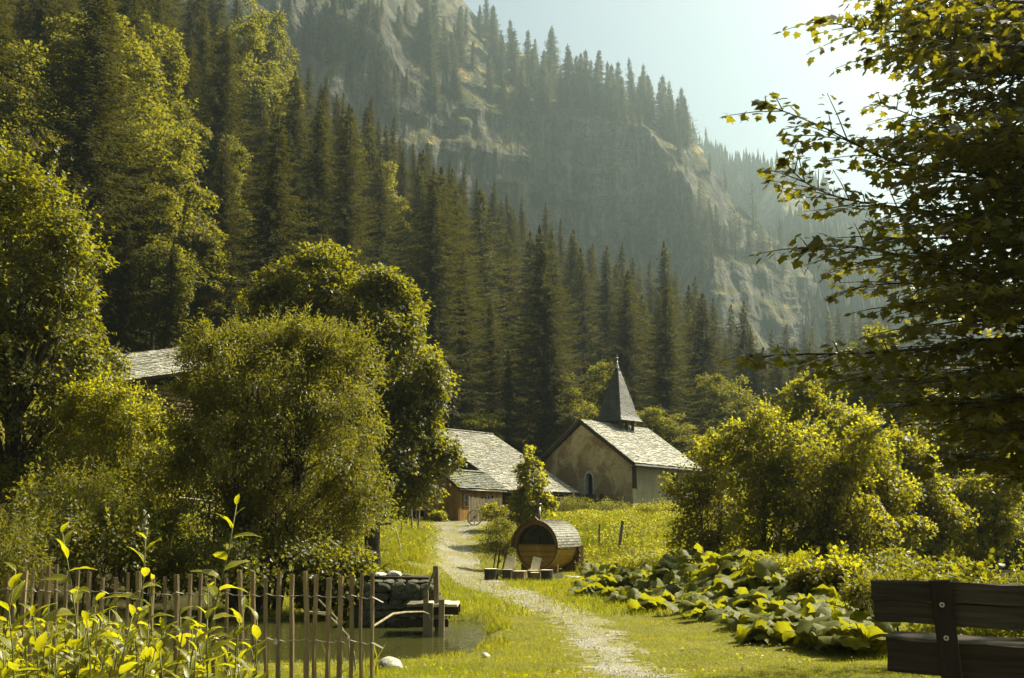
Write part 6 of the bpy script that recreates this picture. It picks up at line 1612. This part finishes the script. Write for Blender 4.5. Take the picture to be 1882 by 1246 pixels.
# ------------------------------------------------------------------ leafy shoots in the foreground
def shoot_leaf(seed, w_=.21):
    r = random.Random(seed); n = 7; V = []; 
    cv = r.uniform(.22, .5)
    for i in range(n+1):
        s = i/n; hw = w_*(math.sin(PI*min(1, s**.75)))**.85*(1-.15*s) if 0 < i < n else .006
        y = s*(1-.14*cv*s); z = -cv*s*s+.12*s
        wv = .02*math.sin(s*13+seed)
        V += [(-hw, y, z+hw*.35+wv), (0, y, z), (hw, y, z+hw*.35-wv)]
    Fc = []
    for i in range(n):
        a = 3*i; Fc += [(a, a+1, a+4, a+3), (a+1, a+2, a+5, a+4)]
    return mesh_arrays('leaf', np.array(V), np.array(Fc), [M['dock']], None, True)
SL = [shoot_leaf(i, .155+.02*(i % 3)) for i in range(6)]
def shoot(px, pytop, Y, label, seed, lean=0, n=13, size=.10, group=None, pyb=1290):
    r = random.Random(seed); T = at(px, pytop, Y); B_ = at(px+lean, pyb, Y); z = h1(B_.x, Y)
    B_ = Vector((B_.x, Y, min(z, B_.z) if B_.z < z+.3 else z)); h = T.z-B_.z
    t = thing('leafy_shoot', B_, label, 'plant', group)
    P = []
    for i in range(9):
        f = i/8; P.append((B_.lerp(T, f)-B_)+Vector((.02*math.sin(f*7+seed), .02*math.cos(f*5+seed), 0)))
    MB().tube(P, [.006*(1-.6*i/8) for i in range(9)], 6).build('stem', M['stem'], t, True)
    a = r.uniform(0, 6.28)
    for k in range(n):
        f = 1-.80*(k/n)**.9; a += 2.4+r.uniform(-.35, .35); i0 = min(7, int(f*8)); p = P[i0].lerp(P[i0+1], f*8-i0)
        s = size*(.40+.60*min(1, (k+1)/5))*r.uniform(.75, 1.15); el = r.uniform(.1, .6)+(.55 if k < 3 else 0)
        q = link('leaf', r.choice(SL), t, p); q.scale = (s, s, s)
        q.rotation_mode = 'QUATERNION'; q.rotation_quaternion = (Matrix.Rotation(a, 3, 'Z') @ Matrix.Rotation(el, 3, 'X') @ Matrix.Rotation(r.uniform(-.5, .5), 3, 'Y')).to_quaternion()
    return t
shoot(424, 928, 4.3, 'tallest leafy shoot, rising highest before the pickets right of the willow stems', 1, -75, 30, .15)
shoot(262, 990, 4.4, 'leafy shoot with a curled top, second from the right among the tall ones', 2, -55, 24, .145)
shoot(120, 980, 4.2, 'leafy shoot with a broad forked top above the left pickets', 3, 55, 26, .16)
shoot(290, 1065, 4.5, 'shorter leafy shoot just right of the curled one', 4, -30, 20, .145)
shoot(455, 1120, 4.7, 'low leafy shoot leaning right before the pickets', 5, -60, 16, .15)
shoot(25, 1050, 4.0, 'leafy shoot at the left picture edge with large bent leaves', 6, 20, 18, .16)
shoot(165, 1105, 4.3, 'stout leafy shoot in the middle of the left clump', 7, 10, 18, .155)
shoot(375, 1085, 4.6, 'leafy shoot tucked close to the tallest one', 8, -20, 18, .15)
r9 = random.Random(33)
for i in range(112):
    px = r9.choice([r9.uniform(-30, 260), r9.uniform(-30, 480)]); py = r9.uniform(1120, 1215)+max(0, px-300)*.12
    lz = r9.uniform(.12, .18); sz = 'small' if lz < .14 else ('middling' if lz < .16 else 'large')
    reg = 'far left' if px < 60 else 'left' if px < 130 else 'left middle' if px < 210 else ('middle' if px < 300 else 'right')
    shoot(px, py, r9.uniform(3.7, 5.0), 'low leafy shoot with %s leaves, crowded in the %s of the lower left clump' % (sz, reg), 50+i, r9.uniform(-40, 40), 14, lz, 'crowded low shoots, %s' % reg)
def mullein():
    p = at(268, 945, 8.2); t = thing('flower_stalk', (p.x, 8.2, h1(p.x, 8.2)), 'thin pale flower stalk standing above the pickets left of the willow', 'plant')
    hh = p.z-h1(p.x, 8.2)
    MB().tube([(0, 0, 0), (.02, 0, hh*.5), (0, 0, hh)], .004, 5).build('stem', M['stem'], t)
    r = random.Random(4)
    for k in range(7): MB().tube([(r.uniform(-.02, .02), r.uniform(-.02, .02), hh-.01-.035*k), (r.uniform(-.03, .03), 0, hh+.02-.035*k), (r.uniform(-.03, .03), 0, hh+.035-.035*k)], [.004, .014, .006], 6).build('blossom', M['flower'], t)
mullein()

# ------------------------------------------------------------------ grass
def blades(name, P, h, wd, mat, lean=.45, seg=1, kind='stuff', r=rs):
    n = len(P); h = np.broadcast_to(h, n)*r.uniform(.5, 1.3, n); a = r.uniform(0, 2*PI, n); b = r.uniform(0, 2*PI, n)
    w2 = np.broadcast_to(wd, n)*.5*r.uniform(.7, 1.3, n)
    sd = np.stack([np.cos(a)*w2, np.sin(a)*w2, 0*a], 1); ln = (lean*h*r.uniform(.2, 1.3, n))[:, None]*np.stack([np.cos(b), np.sin(b), 0*b], 1)
    up = np.stack([0*h, 0*h, h], 1)
    if seg == 1:
        V = np.stack([P-sd, P+sd, P+up+ln], 1); Fc = np.arange(3*n).reshape(n, 3)
    else:
        mid = P+up*.55+ln*.35
        V = np.stack([P-sd, P+sd, mid+sd*.8, mid-sd*.8, P+up*.93+ln], 1)
        q = np.arange(n)[:, None]*5; Fc = np.concatenate([q+[0, 1, 2], q+[0, 2, 3], q+[3, 2, 4]])
    o = link(name, mesh_arrays(name, V.reshape(-1, 3), Fc, [M[mat]])); tag(o, kind=kind); return o
def scatter(n, y0, y1, u0, u1, powr=1.):
    y = y0+(y1-y0)*rs.rand(n)**powr; x = y*rs.uniform(u0, u1, n)
    return x, y
def put(x, y, keep): x, y = x[keep], y[keep]; return np.stack([x, y, H(x, y)-.01], 1)
on_path = pathd
x, y = scatter(230000, 6.3, 20, -.58, .56, 1.15); dp = on_path(x, y); pd = poly_dist(x, y, POND)
tuft = fbm(x*1.6, y*1.6, 0, 3, 12)
keep = (pd > .28) & ((dp > .25*rs.rand(len(x))) | (rs.rand(len(x)) < .03+.75*sstep(.0, .3, fbm(x*3.2, y*2.6, 0, 3, 13)+.5*fbm(x*.8, y*.6, 0, 2, 14)+.25*np.exp(dp*2.5)-.12)))
P = put(x, y, keep); hh = .045+.035*sstep(-.2, .5, fbm(P[:, 0]*.8, P[:, 1]*.8, 0, 3, 14))
blades('lawn_grass', P, hh, .0055, 'grass', .8, 1)
x, y = scatter(135000, 20, 62, -.30, .28, .9); dp = on_path(x, y)
keep = (dp > .3*rs.rand(len(x))) | (rs.rand(len(x)) < .04+.35*(fbm(x*1.6, y*1.2, 0, 3, 44) > .15))
keep &= ~((x < -6.5) & (y < 40)) | (rs.rand(len(x)) < .25)
P = put(x, y, keep); blades('bank_grass', P, .13, .018, 'grass', .6, 1)
# taller meadow behind sauna, on the left bank and round the pond
x, y = scatter(90000, 42, 66, .03, .19); keep = (poly_dist(x, y, [(2.6, 41), (2.6, 47), (1.0, 50), (2.2, 56), (5.0, 62), (9, 67), (13, 67), (11, 41)])+1.2*fbm(x*.7, y*.7, 0, 3, 32) < 0)
P = put(x, y, keep); blades('meadow_grass', P, .42, .022, 'tallgrass', .4, 1)
x, y = scatter(26000, 38, 54, -.16, -.085); P = put(x, y, (on_path(x, y) > .3+.5*fbm(x, y, 0, 3, 33)) & (rs.rand(len(x)) < sstep(-.165, -.13, x/y)*sstep(38, 41, y)*sstep(54, 50, y)) & (fbm(x*.8, y*.8, 0, 3, 31) > -.15)); blades('bank_meadow', P, .26, .02, 'tallgrass', .5, 1)
x, y = scatter(60000, 11, 21, -.40, .03); pd = poly_dist(x, y, POND); n1 = fbm(x*1.3, y*1.3, 0, 3, 15)
keep = (pd > .05) & (pd < .5) & (n1 > (-.05 if True else 0)+.35*(y < 15.5)); P = put(x, y, keep); blades('pond_edge_grass', P, np.where(P[:, 1] < 15.5, .09, .16), .010, 'tallgrass', .5, 2)
x, y = scatter(11000, 8.5, 10.3, -.55, -.11); n1 = fbm(x*2.2, y*2.2, 0, 3, 16); keep = n1 > .02; P = put(x, y, keep); blades('fence_grass', P, .09, .008, 'tallgrass', .45, 2)
x, y = scatter(15000, 10, 20, -.62, -.28); keep = poly_dist(x, y, POND) > .3; P = put(x, y, keep); blades('left_meadow', P, .22, .012, 'tallgrass', .5, 2)
# broad leaved herbs mixed through the meadow
x, y = scatter(52000, 41, 66, .03, .19); keep = (poly_dist(x, y, [(2.6, 41), (2.6, 47), (1.0, 50), (2.2, 56), (5.0, 62), (9, 67), (13, 67), (11, 41)])+1.2*fbm(x*.7, y*.7, 0, 3, 32) < 0) & (fbm(x*1.1, y*1.1, 0, 3, 34) > -.1)
P = put(x, y, keep); P[:, 2] += rs.uniform(.1, .55, len(P))
V, Fc = leaf_arrays(P, rdir(len(P))*[1, 1, .5], np.array([0, 0, 1.])+.7*rdir(len(P)), rs.uniform(.05, .13, len(P)), T_KITE)
tag(link('meadow_herbs', mesh_arrays('meadow_herbs', V, Fc, [M['hazel']])), kind='stuff')
x, y = scatter(9000, 37, 56, -.17, -.07); keep = (on_path(x, y) > .3) & (fbm(x*1.1, y*1.1, 0, 3, 35) > 0); P = put(x, y, keep); P[:, 2] += rs.uniform(.02, .3, len(P))
V, Fc = leaf_arrays(P, rdir(len(P))*[1, 1, .5], np.array([0, 0, 1.])+.7*rdir(len(P)), rs.uniform(.05, .12, len(P)), T_KITE)
tag(link('bank_herbs', mesh_arrays('bank_herbs', V, Fc, [M['hazel']])), kind='stuff')
# clover heads and small weeds
x, y = scatter(1500, 7.5, 20, -.4, .5); keep = (poly_dist(x, y, POND) > .3) & (fbm(x, y, 0, 3, 17) > .0) & (on_path(x, y) > .1)
P = put(x[keep], y[keep], np.ones(keep.sum(), bool)); P[:, 2] += rs.uniform(.04, .09, len(P))
V, Fc = leaf_arrays(P, rdir(len(P)), rdir(len(P)), .016*np.ones(len(P)), T_MAPLE_S)
V2, F2 = leaf_arrays(P, rdir(len(P)), rdir(len(P)), .016*np.ones(len(P)), T_MAPLE_S)
tag(link('clover_flowers', mesh_arrays('clover_flowers', np.concatenate([V, V2]), np.concatenate([Fc, F2+len(V)]), [M['flower']])), kind='stuff')
x, y = scatter(9000, 7, 22, -.5, .55); keep = (poly_dist(x, y, POND) > .3) & (on_path(x, y) > -.2) & (fbm(x*.9, y*.9, 0, 3, 18) > .05)
P = put(x, y, keep); P[:, 2] += rs.uniform(.01, .05, len(P))
V, Fc = leaf_arrays(P, rdir(len(P))*[1, 1, .3], np.array([0, 0, 1.])+.4*rdir(len(P)), rs.uniform(.03, .07, len(P)), T_KITE)
tag(link('lawn_weeds', mesh_arrays('lawn_weeds', V, Fc, [M['dock']])), kind='stuff')
# reeds among the pickets and meadow herbs in flower
x, y = scatter(2600, 9.3, 10.6, -.30, -.10); keep = fbm(x*3.1, y*3.1, 0, 2, 19) > .22; keep &= (x > -1.75) & (x < -1.35); P = put(x, y, keep); blades('reeds', P, .4, .010, 'tallgrass', .3, 2)
# pebbles on the path
x, y = scatter(16000, 7, 40, -.2, .3, 1.3); keep = on_path(x, y) < -.05
P = put(x, y, keep); k = len(P); s = rs.uniform(.008, .028, k)*(1+P[:, 1]/30)
oc = np.array([(1, 0, 0), (0, 1, 0), (-1, 0, 0), (0, -1, 0), (0, 0, .7)], float); of = np.array([(0, 1, 4), (1, 2, 4), (2, 3, 4), (3, 0, 4)])
th = rs.uniform(0, 6.3, k); rot = np.stack([np.cos(th), -np.sin(th), np.sin(th), np.cos(th)], 1).reshape(k, 2, 2)
V = np.repeat((oc[None]*s[:, None, None]), 1, 0); V[:, :, :2] = np.einsum('nij,nkj->nki', rot, V[:, :, :2])*rs.uniform(.7, 1.4, (k, 1, 1)); V = V+P[:, None]
tag(link('path_pebbles', mesh_arrays('path_pebbles', V.reshape(-1, 3), (np.arange(k)[:, None, None]*5+of[None]).reshape(-1, 3), [M['pebble']])), kind='stuff')
print('counts', COUNT, 'tris', sum(len(m.polygons) for m in bpy.data.meshes))
